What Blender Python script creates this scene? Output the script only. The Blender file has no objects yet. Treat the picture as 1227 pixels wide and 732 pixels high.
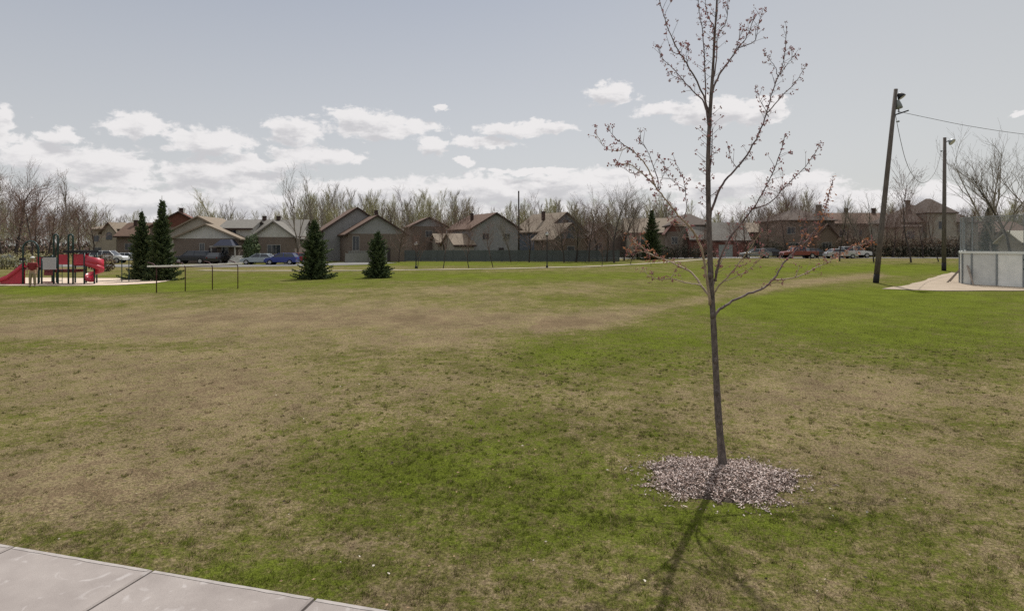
import bpy, math, random
import numpy as np
from mathutils import Vector, Matrix
R = math.radians
C = bpy.context.scene.collection
F = 750.0; CX = 613.5; HY = 294.0; CAMZ = 2.5

# ------------------------------------------------------------------ basics
def ss(a, b, v):
    t = np.clip((v - a) / (b - a), 0, 1)
    return t * t * (3 - 2 * t)
def hgt(x, y):
    return 0.55 * ss(8, 38, x) * ss(48, 98, y) + 0.012 * np.sin(x * .9 + y * .35) * np.sin(y * .7 - x * .3)
def P(px, py, D):
    return Vector(((px - CX) / F * D, D, CAMZ + (HY - py) / F * D))
def GX(px, D, lift=0.0):
    x = (px - CX) / F * D
    return Vector((x, D, float(hgt(x, D)) + lift))

class MB:
    def __init__(s): s.v = []; s.f = []; s.m = []
    def add(s, vs, fs, mi=0):
        o = len(s.v); s.v += [tuple(v) for v in vs]
        s.f += [tuple(i + o for i in f) for f in fs]; s.m += [mi] * len(fs)
    def box(s, x0, x1, y0, y1, z0, z1, mi=0, M=None):
        vs = [Vector((x, y, z)) for z in (z0, z1) for y in (y0, y1) for x in (x0, x1)]
        if M is not None: vs = [M @ v for v in vs]
        s.add(vs, [(0, 2, 3, 1), (4, 5, 7, 6), (0, 1, 5, 4), (2, 6, 7, 3), (0, 4, 6, 2), (1, 3, 7, 5)], mi)
    def tube(s, pts, rad, n=6, mi=0, cap=True):
        pts = [Vector(p) for p in pts]
        if not hasattr(rad, '__len__'): rad = [rad] * len(pts)
        o = len(s.v); up = None
        for i, p in enumerate(pts):
            d = (pts[min(i + 1, len(pts) - 1)] - pts[max(i - 1, 0)])
            d = d.normalized() if d.length > 1e-9 else Vector((0, 0, 1))
            if up is None: up = Vector((1, 0, 0)) if abs(d.x) < .8 else Vector((0, 1, 0))
            a = (up - d * up.dot(d)).normalized(); b = d.cross(a); up = a
            for k in range(n):
                t = 2 * math.pi * k / n
                s.v.append(tuple(p + (a * math.cos(t) + b * math.sin(t)) * rad[i]))
        for i in range(len(pts) - 1):
            for k in range(n):
                k2 = (k + 1) % n
                s.f.append((o + i * n + k, o + i * n + k2, o + (i + 1) * n + k2, o + (i + 1) * n + k)); s.m.append(mi)
        if cap and n > 2:
            s.f.append(tuple(o + k for k in reversed(range(n)))); s.m.append(mi)
            s.f.append(tuple(o + (len(pts) - 1) * n + k for k in range(n))); s.m.append(mi)
    def ball(s, c, r, mi=0, n=8, m=6, sc=(1, 1, 1)):
        vs = []; fs = []
        for j in range(m + 1):
            ph = math.pi * j / m
            for k in range(n):
                t = 2 * math.pi * k / n
                vs.append((c[0] + r * sc[0] * math.sin(ph) * math.cos(t), c[1] + r * sc[1] * math.sin(ph) * math.sin(t), c[2] + r * sc[2] * math.cos(ph)))
        for j in range(m):
            for k in range(n):
                fs.append((j * n + k, (j + 1) * n + k, (j + 1) * n + (k + 1) % n, j * n + (k + 1) % n))
        s.add(vs, fs, mi)
    def build(s, name, mats, parent=None, smooth=False, loc=None):
        me = bpy.data.meshes.new(name); me.from_pydata(s.v, [], s.f)
        if not isinstance(mats, (list, tuple)): mats = [mats]
        for m in mats: me.materials.append(m)
        me.polygons.foreach_set('material_index', s.m)
        if smooth: me.polygons.foreach_set('use_smooth', [True] * len(s.f))
        me.update()
        o = bpy.data.objects.new(name, me); C.objects.link(o)
        if parent is not None: o.parent = parent
        if loc is not None: o.location = loc
        return o

def tag(o, label=None, cat=None, group=None, kind=None):
    if label: o['label'] = label
    if cat: o['category'] = cat
    if group: o['group'] = group
    if kind: o['kind'] = kind
    return o
def thing(name, label, cat, loc=(0, 0, 0), rz=0.0, group=None, scale=1.0):
    o = bpy.data.objects.new(name, None); C.objects.link(o); o.empty_display_size = .3
    o.location = loc; o.rotation_euler = (0, 0, rz); o.scale = (scale,) * 3
    return tag(o, label, cat, group)
def copy_tree(o, parent=None):
    c = o.copy(); C.objects.link(c)
    if parent is not None: c.parent = parent
    for ch in [x for x in bpy.data.objects if x.parent == o]: copy_tree(ch, c)
    return c
def np_mesh(name, V, T, mats, mi=None, attrs=None):
    """triangle or quad soup from arrays"""
    me = bpy.data.meshes.new(name); k = T.shape[1]
    me.vertices.add(len(V)); me.vertices.foreach_set('co', V.astype(np.float32).ravel())
    me.loops.add(T.size); me.loops.foreach_set('vertex_index', T.astype(np.int32).ravel())
    me.polygons.add(len(T)); me.polygons.foreach_set('loop_start', np.arange(0, T.size, k, dtype=np.int32))
    me.polygons.foreach_set('loop_total', np.full(len(T), k, dtype=np.int32))
    for m in mats: me.materials.append(m)
    if mi is not None: me.polygons.foreach_set('material_index', mi.astype(np.int32))
    for an, arr in (attrs or {}).items():
        a = me.attributes.new(an, 'FLOAT', 'POINT'); a.data.foreach_set('value', arr.astype(np.float32))
    me.update(calc_edges=True); me.validate()
    o = bpy.data.objects.new(name, me); C.objects.link(o)
    return o

# ------------------------------------------------------------------ materials
def mat(name, col, rough=.8, var=.25, scale=6.0, metal=0.0, col2=None, bump=0.0, spec=.3, trans=0.0, stretch=(1, 1, 1), coat=0.0):
    m = bpy.data.materials.new(name); m.use_nodes = True; nt = m.node_tree; N = nt.nodes; L = nt.links
    b = N['Principled BSDF']; b.inputs['Roughness'].default_value = rough; b.inputs['Metallic'].default_value = metal
    b.inputs['Specular IOR Level'].default_value = spec
    if coat: b.inputs['Coat Weight'].default_value = coat
    tc = N.new('ShaderNodeTexCoord'); mp = N.new('ShaderNodeMapping'); mp.inputs['Scale'].default_value = stretch
    L.new(tc.outputs['Object'], mp.inputs[0])
    no = N.new('ShaderNodeTexNoise'); no.inputs['Scale'].default_value = scale; no.inputs['Detail'].default_value = 6
    no.inputs['Roughness'].default_value = .65
    L.new(mp.outputs[0], no.inputs['Vector'])
    rp = N.new('ShaderNodeValToRGB')
    if col2 is None:
        c1 = [c * (1 - var) for c in col]; c2 = [min(1, c * (1 + var)) for c in col]
    else: c1, c2 = col, col2
    rp.color_ramp.elements[0].position = .32; rp.color_ramp.elements[1].position = .68
    rp.color_ramp.elements[0].color = (*c1, 1); rp.color_ramp.elements[1].color = (*c2, 1)
    L.new(no.outputs['Fac'], rp.inputs[0]); L.new(rp.outputs[0], b.inputs['Base Color'])
    if bump:
        bp = N.new('ShaderNodeBump'); bp.inputs['Strength'].default_value = bump; bp.inputs['Distance'].default_value = .02
        L.new(no.outputs['Fac'], bp.inputs['Height']); L.new(bp.outputs[0], b.inputs['Normal'])
    return m

def brick_mat(name, c1, c2, mortar):
    m = mat(name, c1, .9); nt = m.node_tree; N = nt.nodes; L = nt.links
    br = N.new('ShaderNodeTexBrick'); br.inputs['Color1'].default_value = (*c1, 1); br.inputs['Color2'].default_value = (*c2, 1)
    br.inputs['Mortar'].default_value = (*mortar, 1); br.inputs['Scale'].default_value = 1.0
    br.inputs['Brick Width'].default_value = .22; br.inputs['Row Height'].default_value = .075; br.inputs['Mortar Size'].default_value = .008
    tc = N.new('ShaderNodeTexCoord'); sp = N.new('ShaderNodeSeparateXYZ'); cb = N.new('ShaderNodeCombineXYZ'); ad = N.new('ShaderNodeMath')
    L.new(tc.outputs['Object'], sp.inputs[0]); L.new(sp.outputs['X'], ad.inputs[0]); L.new(sp.outputs['Y'], ad.inputs[1])
    L.new(ad.outputs[0], cb.inputs[0]); L.new(sp.outputs['Z'], cb.inputs[1]); L.new(cb.outputs[0], br.inputs[0])
    mx = N.new('ShaderNodeMix'); mx.data_type = 'RGBA'; mx.blend_type = 'MULTIPLY'; mx.inputs[0].default_value = .6
    rp = [n for n in N if n.type == 'VALTORGB'][0]
    rp.color_ramp.elements[0].color = (.7, .7, .7, 1); rp.color_ramp.elements[1].color = (1, 1, 1, 1)
    L.new(br.outputs[0], mx.inputs[6]); L.new(rp.outputs[0], mx.inputs[7]); L.new(mx.outputs[2], N['Principled BSDF'].inputs['Base Color'])
    return m
def siding_mat(name, col, pitch=.2, vert=False):
    m = mat(name, col, .7, .12, 1.2); nt = m.node_tree; N = nt.nodes; L = nt.links
    tc = N.new('ShaderNodeTexCoord'); wv = N.new('ShaderNodeTexWave'); wv.wave_type = 'BANDS'; wv.bands_direction = 'X' if vert else 'Z'
    wv.wave_profile = 'SAW'; wv.inputs['Scale'].default_value = .314 / pitch
    L.new(tc.outputs['Object'], wv.inputs[0])
    bp = N.new('ShaderNodeBump'); bp.inputs['Strength'].default_value = .6; bp.inputs['Distance'].default_value = .02
    L.new(wv.outputs['Fac'], bp.inputs['Height']); L.new(bp.outputs[0], N['Principled BSDF'].inputs['Normal'])
    return m

M = {}
M['siding_grey'] = siding_mat('siding_grey', (.25, .25, .25))
M['siding_beige'] = siding_mat('siding_beige', (.30, .275, .235))
M['siding_pale'] = siding_mat('siding_pale', (.46, .45, .42))
M['siding_blue'] = siding_mat('siding_blue', (.10, .12, .15))
M['stucco'] = mat('stucco', (.30, .265, .21), .9, .12, 1.5)
M['brick_brown'] = brick_mat('brick_brown', (.16, .115, .09), (.12, .085, .07), (.25, .23, .2))
M['brick_red'] = brick_mat('brick_red', (.20, .06, .045), (.15, .045, .035), (.22, .18, .15))
M['brick_tan'] = brick_mat('brick_tan', (.19, .14, .10), (.15, .11, .08), (.22, .19, .16))
M['roof_brown'] = mat('roof_brown', (.115, .07, .05), .9, .22, 2.5, bump=.3, stretch=(1, 1, 4))
M['roof_red'] = mat('roof_red', (.13, .055, .04), .9, .22, 2.5, bump=.3, stretch=(1, 1, 4))
M['roof_tan'] = mat('roof_tan', (.20, .16, .12), .9, .2, 2.5, bump=.3, stretch=(1, 1, 4))
M['roof_grey'] = mat('roof_grey', (.16, .15, .135), .9, .2, 2.5, bump=.3, stretch=(1, 1, 4))
M['roof_dark'] = mat('roof_dark', (.075, .055, .045), .9, .2, 2.5, bump=.3, stretch=(1, 1, 4))
M['trim_dark'] = mat('trim_dark', (.05, .03, .025), .7, .2)
M['trim_white'] = mat('trim_white', (.30, .29, .27), .6, .08)
M['glass'] = mat('window_glass', (.03, .035, .045), .08, .2, 1.0, spec=.6)
M['door_dark'] = mat('door_dark', (.045, .035, .035), .6, .2)
M['door_pale'] = mat('door_pale', (.25, .27, .25), .6, .1)
M['awning'] = mat('awning', (.03, .035, .06), .8, .2)
M['fence'] = siding_mat('fence_boards', (.085, .095, .095), .15, True)
M['fence_pale'] = siding_mat('fence_pale', (.20, .20, .18), .15, True)
M['bark_maple'] = mat('bark_maple', (.055, .044, .042), .85, col2=(.19, .155, .138), scale=30, bump=.7, stretch=(1, 1, .35))
M['twig_maple'] = mat('twig_maple', (.065, .045, .050), .8, col2=(.20, .15, .14), scale=9)
M['twig_light'] = mat('twig_light', (.24, .18, .13), .8, col2=(.46, .37, .28), scale=12)
M['bud_red'] = mat('bud_red', (.32, .12, .13), .8, .45, 30)
M['bud_brown'] = mat('bud_brown', (.30, .18, .15), .8, .45, 30)
M['leaf_orange'] = mat('leaf_orange', (.42, .19, .10), .8, .4, 20)
M['bark_grey'] = mat('bark_grey', (.17, .15, .13), .9, .35, 8, bump=.4)
M['bark_dark'] = mat('bark_dark', (.045, .036, .032), .9, .35, 8)
M['twig_grey'] = mat('twig_grey', (.20, .172, .14), .9, .3, 3)
M['twig_red'] = mat('twig_red', (.17, .115, .095), .9, .3, 3)
M['twig_olive'] = mat('twig_olive', (.33, .31, .17), .9, .3, 3)
M['fleck_olive'] = mat('fleck_olive', (.42, .44, .17), .9, .3, .05)
M['fleck_red'] = mat('fleck_red', (.20, .085, .05), .9, .3, .5)
M['needle'] = mat('needle', (.030, .055, .028), .8, col2=(.11, .145, .058), scale=3.5)
M['needle_tip'] = mat('needle_tip', (.08, .11, .04), .8, col2=(.15, .18, .07), scale=3)
M['hedge_dark'] = mat('hedge_dark', (.016, .021, .013), .9, col2=(.042, .042, .024), scale=1.2)
M['hedge_brown'] = mat('hedge_brown', (.09, .06, .042), .9, col2=(.19, .13, .085), scale=1.2)
M['pole'] = mat('weathered_wood', (.055, .045, .045), .85, col2=(.17, .145, .125), scale=5, bump=.5, stretch=(5, 5, .4))
M['tar'] = mat('tarred_wood', (.02, .018, .018), .85, .3)
M['black'] = mat('black_metal', (.02, .02, .025), .5, .2, metal=.3)
M['lens'] = mat('lamp_lens', (.55, .55, .55), .25, .1)
M['green_metal'] = mat('green_metal', (.016, .045, .045), .4, .2, 3)
M['red_plastic'] = mat('red_plastic', (.42, .025, .05), .35, .12, 2, spec=.5)
M['red_deck'] = mat('red_deck', (.16, .03, .035), .6, .25, 3)
M['panel_grey'] = mat('panel_grey', (.42, .40, .41), .6, .08)
M['maroon'] = mat('maroon_metal', (.07, .025, .03), .55, .25, 5)
M['white_plank'] = mat('white_plank', (.82, .78, .72), .6, .12, 3)
M['galv'] = mat('galvanised', (.24, .26, .27), .5, .15, 6, metal=.3)
M['board_white'] = mat('rink_board', (.66, .67, .64), .65, col2=(.80, .80, .76), scale=1.5, bump=.15)
M['board_grey'] = mat('rink_board_grey', (.50, .51, .50), .65, col2=(.64, .65, .62), scale=1.5, bump=.15)  # greyer tint, set on some of the panels to vary them
M['board_cap'] = mat('rink_cap', (.66, .68, .65), .6, .1)
M['wood_brace'] = mat('wood_brace', (.28, .23, .19), .85, .25, 6)
M['tyre'] = mat('tyre_rubber', (.018, .018, .018), .9, .2)
M['rim'] = mat('wheel_rim', (.35, .35, .36), .35, .1, metal=.7)
M['chrome'] = mat('lamp_glass', (.7, .7, .7), .15, .05)
M['tail'] = mat('tail_lamp', (.12, .012, .012), .3, .1)
M['skin'] = mat('skin', (.42, .25, .18), .6, .08)
M['shirt'] = mat('red_shirt', (.22, .03, .035), .9, .15, 8)
M['khaki'] = mat('khaki_cloth', (.30, .23, .16), .9, .12, 8)
M['white_cloth'] = mat('white_cloth', (.62, .6, .58), .9, .05)
M['shoe'] = mat('shoe_leather', (.05, .04, .035), .7, .2)
M['wire'] = mat('cable', (.12, .12, .12), .7, .1)
def paint(n, c): return mat('paint_' + n, c, .35, .05, 1, metal=.15, spec=.5, coat=.6)

# ------------------------------------------------------------------ colour zones of the lawn (place-fixed patches)
ZONES = [(590, 590, 230, 85, .38), (330, 692, 100, 17, .75), (480, 555, 130, 35, .30), (900, 384, 280, 36, .42), (700, 425, 110, 30, .40),
         (1150, 400, 220, 50, .36), (1050, 356, 260, 16, .45), (240, 343, 260, 8, .5), (60, 347, 130, 7, .5), (80, 366, 200, 6, .25),
         (560, 331, 420, 6, .5), (560, 316, 260, 3.5, .55), (950, 322, 160, 6, .4), (1100, 322, 110, 7, .5), (200, 470, 250, 60, -.33), (1010, 470, 170, 26, -.35),
         (1110, 545, 120, 35, -.28), (80, 585, 170, 50, -.38), (60, 398, 170, 10, -.40), (990, 630, 130, 30, .30),
         (600, 388, 240, 10, -.38), (520, 348, 260, 4, -.25), (380, 378, 360, 14, -.36), (500, 408, 150, 10, -.3), (840, 560, 90, 40, .1), (720, 640, 90, 40, .22), (880, 625, 90, 16, .3),
         (120, 415, 200, 6, .25), (380, 520, 90, 20, .12), (690, 690, 160, 20, -.1), (1130, 690, 120, 40, .1), (130, 640, 60, 14, .25),(400,655,80,10,-.3),(240,660,60,12,.2),(680, 560, 90, 22, -.12)]
BAND = [(640, 392), (760, 374), (860, 356), (960, 340), (1060, 328)]     # worn strip across the field
def green_at(x, y):
    x = np.asarray(x, float); y = np.asarray(y, float)
    yy = np.maximum(y, 1.5)
    px = CX + F * x / yy; py = HY + F * (CAMZ - hgt(x, y)) / yy
    py = np.where(y < 1.5, 3000, py)
    g = np.full(x.shape, .45)
    for cx, cy, rx, ry, a in ZONES:
        q = ((px - cx) / rx) ** 2 + ((py - cy) / ry) ** 2
        g = g + a * np.exp(-q * 1.1)
    for (ax, ay), (bx, by) in zip(BAND, BAND[1:]):
        t = np.clip((px - ax) / (bx - ax), 0, 1); inside = (px >= ax) & (px < bx)
        d = (py - (ay + (by - ay) * t)) / (3 + (ay - 320) * .09)
        g = g - np.where(inside, .5 * np.exp(-d * d), 0)
    return g

def lawn_colour(nt, blades=False):
    N = nt.nodes; L = nt.links
    ge = N.new('ShaderNodeNewGeometry'); at = N.new('ShaderNodeAttribute'); at.attribute_name = 'green'
    def noise(scale, det=5, rg=.6, off=(0, 0, 0), sc=(1, 1, 1)):
        mp = N.new('ShaderNodeMapping'); mp.inputs['Location'].default_value = off; mp.inputs['Scale'].default_value = sc
        L.new(ge.outputs['Position'], mp.inputs[0])
        n = N.new('ShaderNodeTexNoise'); n.inputs['Scale'].default_value = scale; n.inputs['Detail'].default_value = det
        n.inputs['Roughness'].default_value = rg; L.new(mp.outputs[0], n.inputs['Vector']); return n.outputs['Fac']
    def mul_add(a, k, b):
        n = N.new('ShaderNodeMath'); n.operation = 'MULTIPLY_ADD'; L.new(a, n.inputs[0]); n.inputs[1].default_value = k
        if isinstance(b, float): n.inputs[2].default_value = b
        else: L.new(b, n.inputs[2])
        return n.outputs[0]
    f = mul_add(noise(.35, 6, .65, (0, 0, 0), (1, .55, 1)), 1.25, -.625)
    f = mul_add(noise(2.6, 6, .7, (7, 3, 0)), 1.7, mul_add(f, 1.0, -.85))
    f = mul_add(noise(13, 4, .75, (2, 9, 0)), 2.0, mul_add(f, 1.0, -1.0))
    if blades: f = mul_add(ge.outputs['Random Per Island'], 1.1, mul_add(f, 1.0, -.55))
    s = N.new('ShaderNodeMath'); s.operation = 'ADD'; L.new(f, s.inputs[0]); L.new(at.outputs['Fac'], s.inputs[1])
    rp = N.new('ShaderNodeValToRGB'); cr = rp.color_ramp
    pts = [(.0, (.175, .130, .080)), (.20, (.245, .196, .114)), (.40, (.176, .148, .070)), (.60, (.134, .128, .042)), (.83, (.106, .120, .026)), (1., (.118, .142, .022))]
    k = 1.30 if blades else .92
    while len(cr.elements) < len(pts): cr.elements.new(.5)
    for e, (p, c) in zip(cr.elements, pts): e.position = p; e.color = (c[0] * k, c[1] * k, c[2] * k, 1)
    L.new(s.outputs[0], rp.inputs[0])
    # fine tone variation of thatch and soil
    fn = noise(38 if not blades else 22, 5, .8, (5, 5, 0)); r2 = N.new('ShaderNodeMapRange'); r2.inputs[1].default_value = .35; r2.inputs[2].default_value = .68
    r2.inputs[3].default_value = .38; r2.inputs[4].default_value = 1.6; L.new(fn, r2.inputs[0])
    md = noise(.9, 5, .6, (15, 2, 0), (1, .6, 1)); r3 = N.new('ShaderNodeMapRange'); r3.inputs[1].default_value = .35; r3.inputs[2].default_value = .65
    r3.inputs[3].default_value = .82; r3.inputs[4].default_value = 1.12; L.new(md, r3.inputs[0])
    mm = N.new('ShaderNodeMath'); mm.operation = 'MULTIPLY'; L.new(r2.outputs[0], mm.inputs[0]); L.new(r3.outputs[0], mm.inputs[1])
    mx = N.new('ShaderNodeVectorMath'); mx.operation = 'SCALE'; L.new(rp.outputs[0], mx.inputs[0]); L.new(mm.outputs[0], mx.inputs[3])
    return mx.outputs[0], fn
def lawn_mat():
    m = bpy.data.materials.new('lawn'); m.use_nodes = True; nt = m.node_tree; b = nt.nodes['Principled BSDF']
    b.inputs['Roughness'].default_value = 1; b.inputs['Specular IOR Level'].default_value = .0
    c, fn = lawn_colour(nt); nt.links.new(c, b.inputs['Base Color'])
    bp = nt.nodes.new('ShaderNodeBump'); bp.inputs['Strength'].default_value = .7; bp.inputs['Distance'].default_value = .03
    nt.links.new(fn, bp.inputs['Height']); nt.links.new(bp.outputs[0], b.inputs['Normal'])
    return m
def blade_mat():
    m = bpy.data.materials.new('grass_blade'); m.use_nodes = True; nt = m.node_tree; b = nt.nodes['Principled BSDF']
    b.inputs['Roughness'].default_value = .8; b.inputs['Specular IOR Level'].default_value = .04
    c, fn = lawn_colour(nt, True); nt.links.new(c, b.inputs['Base Color'])
    tr = nt.nodes.new('ShaderNodeBsdfTranslucent'); nt.links.new(c, tr.inputs[0])
    ms = nt.nodes.new('ShaderNodeMixShader'); ms.inputs[0].default_value = .3
    nt.links.new(b.outputs[0], ms.inputs[1]); nt.links.new(tr.outputs[0], ms.inputs[2])
    nt.links.new(ms.outputs[0], nt.nodes['Material Output'].inputs[0])
    return m

# ------------------------------------------------------------------ ground
def axis(lo, hi, d0, g):
    out = [0.0]
    while out[-1] < hi: out.append(out[-1] + d0 + g * out[-1])
    neg = [0.0]
    while neg[-1] < lo: neg.append(neg[-1] + d0 + g * neg[-1])
    return np.array([-v for v in neg[:0:-1]] + out)
xs = axis(1500, 1500, .22, .03); ys = axis(60, 3000, .22, .016)
XX, YY = np.meshgrid(xs, ys); nx, ny = len(xs), len(ys)
V = np.stack([XX.ravel(), YY.ravel(), hgt(XX, YY).ravel()], 1)
i = np.arange(ny - 1)[:, None] * nx + np.arange(nx - 1)[None]; i = i.ravel()
T = np.stack([i, i + 1, i + nx + 1, i + nx], 1)
g = np_mesh('ground', V, T, [lawn_mat()], attrs={'green': green_at(V[:, 0], V[:, 1])})
g.data.polygons.foreach_set('use_smooth', [True] * len(T)); g['kind'] = 'structure'

# sidewalk: slabs with open joints, running past the lower left corner
A = np.array([-4.23, 5.18]); Bp = np.array([-.99, 4.28]); e = (Bp - A) / np.linalg.norm(Bp - A); n_ = np.array([e[1], -e[0]])
if n_[1] > 0: n_ = -n_
def walk_pt(s, t, z): q = A + e * s + n_ * t; return (q[0], q[1], z)
m_con = mat('concrete', (.235, .205, .192), .9, col2=(.315, .28, .262), scale=2.2, bump=.15)
nt = m_con.node_tree; N = nt.nodes; L = nt.links
tc = N.new('ShaderNodeTexCoord'); n2 = N.new('ShaderNodeTexNoise'); n2.inputs['Scale'].default_value = 3.1; n2.inputs['Detail'].default_value = 8; n2.inputs['Distortion'].default_value = 2.5
L.new(tc.outputs['Object'], n2.inputs[0]); r2 = N.new('ShaderNodeValToRGB'); r2.color_ramp.elements[0].position = .60; r2.color_ramp.elements[1].position = .70
r2.color_ramp.elements[0].color = (0, 0, 0, 1); r2.color_ramp.elements[1].color = (.5, .5, .5, 1); L.new(n2.outputs['Fac'], r2.inputs[0])
n3 = N.new('ShaderNodeTexNoise'); n3.inputs['Scale'].default_value = 160; n3.inputs['Detail'].default_value = 3; L.new(tc.outputs['Object'], n3.inputs[0])
r4 = N.new('ShaderNodeMapRange'); r4.inputs[1].default_value = .3; r4.inputs[2].default_value = .7; r4.inputs[3].default_value = .86; r4.inputs[4].default_value = 1.1; L.new(n3.outputs['Fac'], r4.inputs[0])
old = [n for n in N if n.type == 'VALTORGB' and n != r2][0]
mx = N.new('ShaderNodeMix'); mx.data_type = 'RGBA'; L.new(r2.outputs[0], mx.inputs[0]); L.new(old.outputs[0], mx.inputs[6]); mx.inputs[7].default_value = (.44, .41, .40, 1)
vs = N.new('ShaderNodeVectorMath'); vs.operation = 'SCALE'; L.new(mx.outputs[2], vs.inputs[0]); L.new(r4.outputs[0], vs.inputs[3]); L.new(vs.outputs[0], N['Principled BSDF'].inputs['Base Color'])
sl = MB(); rnd = random.Random(4)
s0 = 1.56 - 1.40 * 12
for k in range(26):
    a = s0 + k * 1.40 + .011; b = s0 + (k + 1) * 1.40 - .011; dz = rnd.uniform(-.003, .003)
    ring = []
    for (z, o) in ((-.08, 0), (.026 + dz, 0), (.036 + dz, .012)):
        ring.append([walk_pt(a + o, 0 + o, z), walk_pt(b - o, 0 + o, z), walk_pt(b - o, 1.5 - o, z), walk_pt(a + o, 1.5 - o, z)])
    vs_ = sum(ring, []); fs = []
    for j in range(2):
        for q in range(4): fs.append((j * 4 + q, j * 4 + (q + 1) % 4, (j + 1) * 4 + (q + 1) % 4, (j + 1) * 4 + q))
    fs.append((8, 9, 10, 11)); sl.add(vs_, fs)
    zt_ = .0385 + dz; st_ = [a + .015 + (b - a - .03) * q / 12 for q in range(13)]
    ev = []
    for q in st_: ev += [walk_pt(q, .016, zt_), walk_pt(q, rnd.uniform(.043, .050), zt_)]
    sl.add(ev, [(2 * q, 2 * q + 2, 2 * q + 3, 2 * q + 1) for q in range(12)], 1)
o = sl.build('sidewalk', [m_con, mat('concrete_edge', (.32, .29, .275), .9, .15, 9)]); o['kind'] = 'structure'
jb = MB(); jb.add([walk_pt(-18, .01, .018), walk_pt(22, .01, .018), walk_pt(22, 1.49, .018), walk_pt(-18, 1.49, .018)], [(0, 1, 2, 3)])
o = jb.build('sidewalk_bed', mat('joint_soil', (.06, .05, .045), .95, .3, 20)); o['kind'] = 'structure'
# street, kerb and footpaths
def strip(name, pts, w0, w1, m, lift, edge=.0, seg=6):
    """pts: world (x,y) centre line; offsets w0..w1 sideways; slightly ragged edges"""
    b = MB(); r = random.Random(len(pts)); P2 = []
    for (ax, ay), (bx, by) in zip(pts, pts[1:]):
        for k in range(seg): P2.append((ax + (bx - ax) * k / seg, ay + (by - ay) * k / seg))
    P2.append(pts[-1]); vs = []
    for k, p in enumerate(P2):
        q0 = P2[max(k - 1, 0)]; q1 = P2[min(k + 1, len(P2) - 1)]
        d = Vector((q1[0] - q0[0], q1[1] - q0[1])).normalized(); n = Vector((-d.y, d.x))
        for w in (w0, w1):
            ww = w + r.uniform(-edge, edge); x = p[0] + n.x * ww; y = p[1] + n.y * ww
            vs.append((x, y, float(hgt(x, y)) + lift))
    b.add(vs, [(2 * k, 2 * k + 2, 2 * k + 3, 2 * k + 1) for k in range(len(P2) - 1)])
    o = b.build(name, m); o['kind'] = 'structure'; return o
def gp(px, D): return ((px - CX) / F * D, D)
m_asph = mat('asphalt', (.17, .165, .16), .95, .12, 3)
m_path = mat('path_gravel', (.30, .26, .19), .95, .15, 4)
strip('street', [gp(-250, 78), gp(0, 77), gp(290, 76), gp(420, 84), gp(440, 90)], -4.5, 4.0, m_asph, .03, .05, 10)
strip('street', [(8, 128), (20, 112), gp(840, 99), gp(1000, 97), gp(1300, 97)], -3, 3, m_asph, .03, .04, 10)
strip('driveway', [gp(905, 97.3), gp(872, 104.4)], -3.0, 3.0, mat('driveway_concrete', (.42, .40, .37), .9, .1, 2), .036)
strip('footpath', [gp(240, 62), gp(290, 61), gp(440, 62), gp(600, 66.5), gp(700, 73), gp(790, 84), gp(850, 93.5)], -.8, .8, m_path, .036, .05, 10)
# playground sand and rink apron
def patch(name, pts, m, lift, seed=1):
    b = MB(); r = random.Random(seed); ring = []
    n = len(pts)
    for k in range(n):
        a = Vector(pts[k]); c = Vector(pts[(k + 1) % n])
        for j in range(8):
            q = a.lerp(c, j / 8); ring.append((q.x + r.uniform(-.09, .09), q.y + r.uniform(-.09, .09)))
    b.add([(x, y, float(hgt(x, y)) + lift) for x, y in ring], [tuple(range(len(ring)))])
    o = b.build(name, m); o['kind'] = 'structure'; return o
m_sand = mat('sand', (.46, .36, .28), .95, col2=(.58, .48, .38), scale=1.2)
patch('playground_sand', [gp(-220, 39.2), gp(60, 38.3), gp(140, 39), gp(185, 41), gp(205, 44.5), gp(150, 47), gp(-60, 48.5), gp(-260, 47)], m_sand, .03, 3)
patch('rink_apron', [gp(1056, 35.6), gp(1090, 39.5), gp(1125, 51), gp(1142, 57), gp(1165, 52), gp(1240, 45), gp(1330, 40), gp(1400, 35), gp(1227, 34.2), gp(1130, 34.2)], mat('apron_grit', (.27, .215, .155), .95, col2=(.36, .29, .22), scale=1.0), .03, 5)

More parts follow.
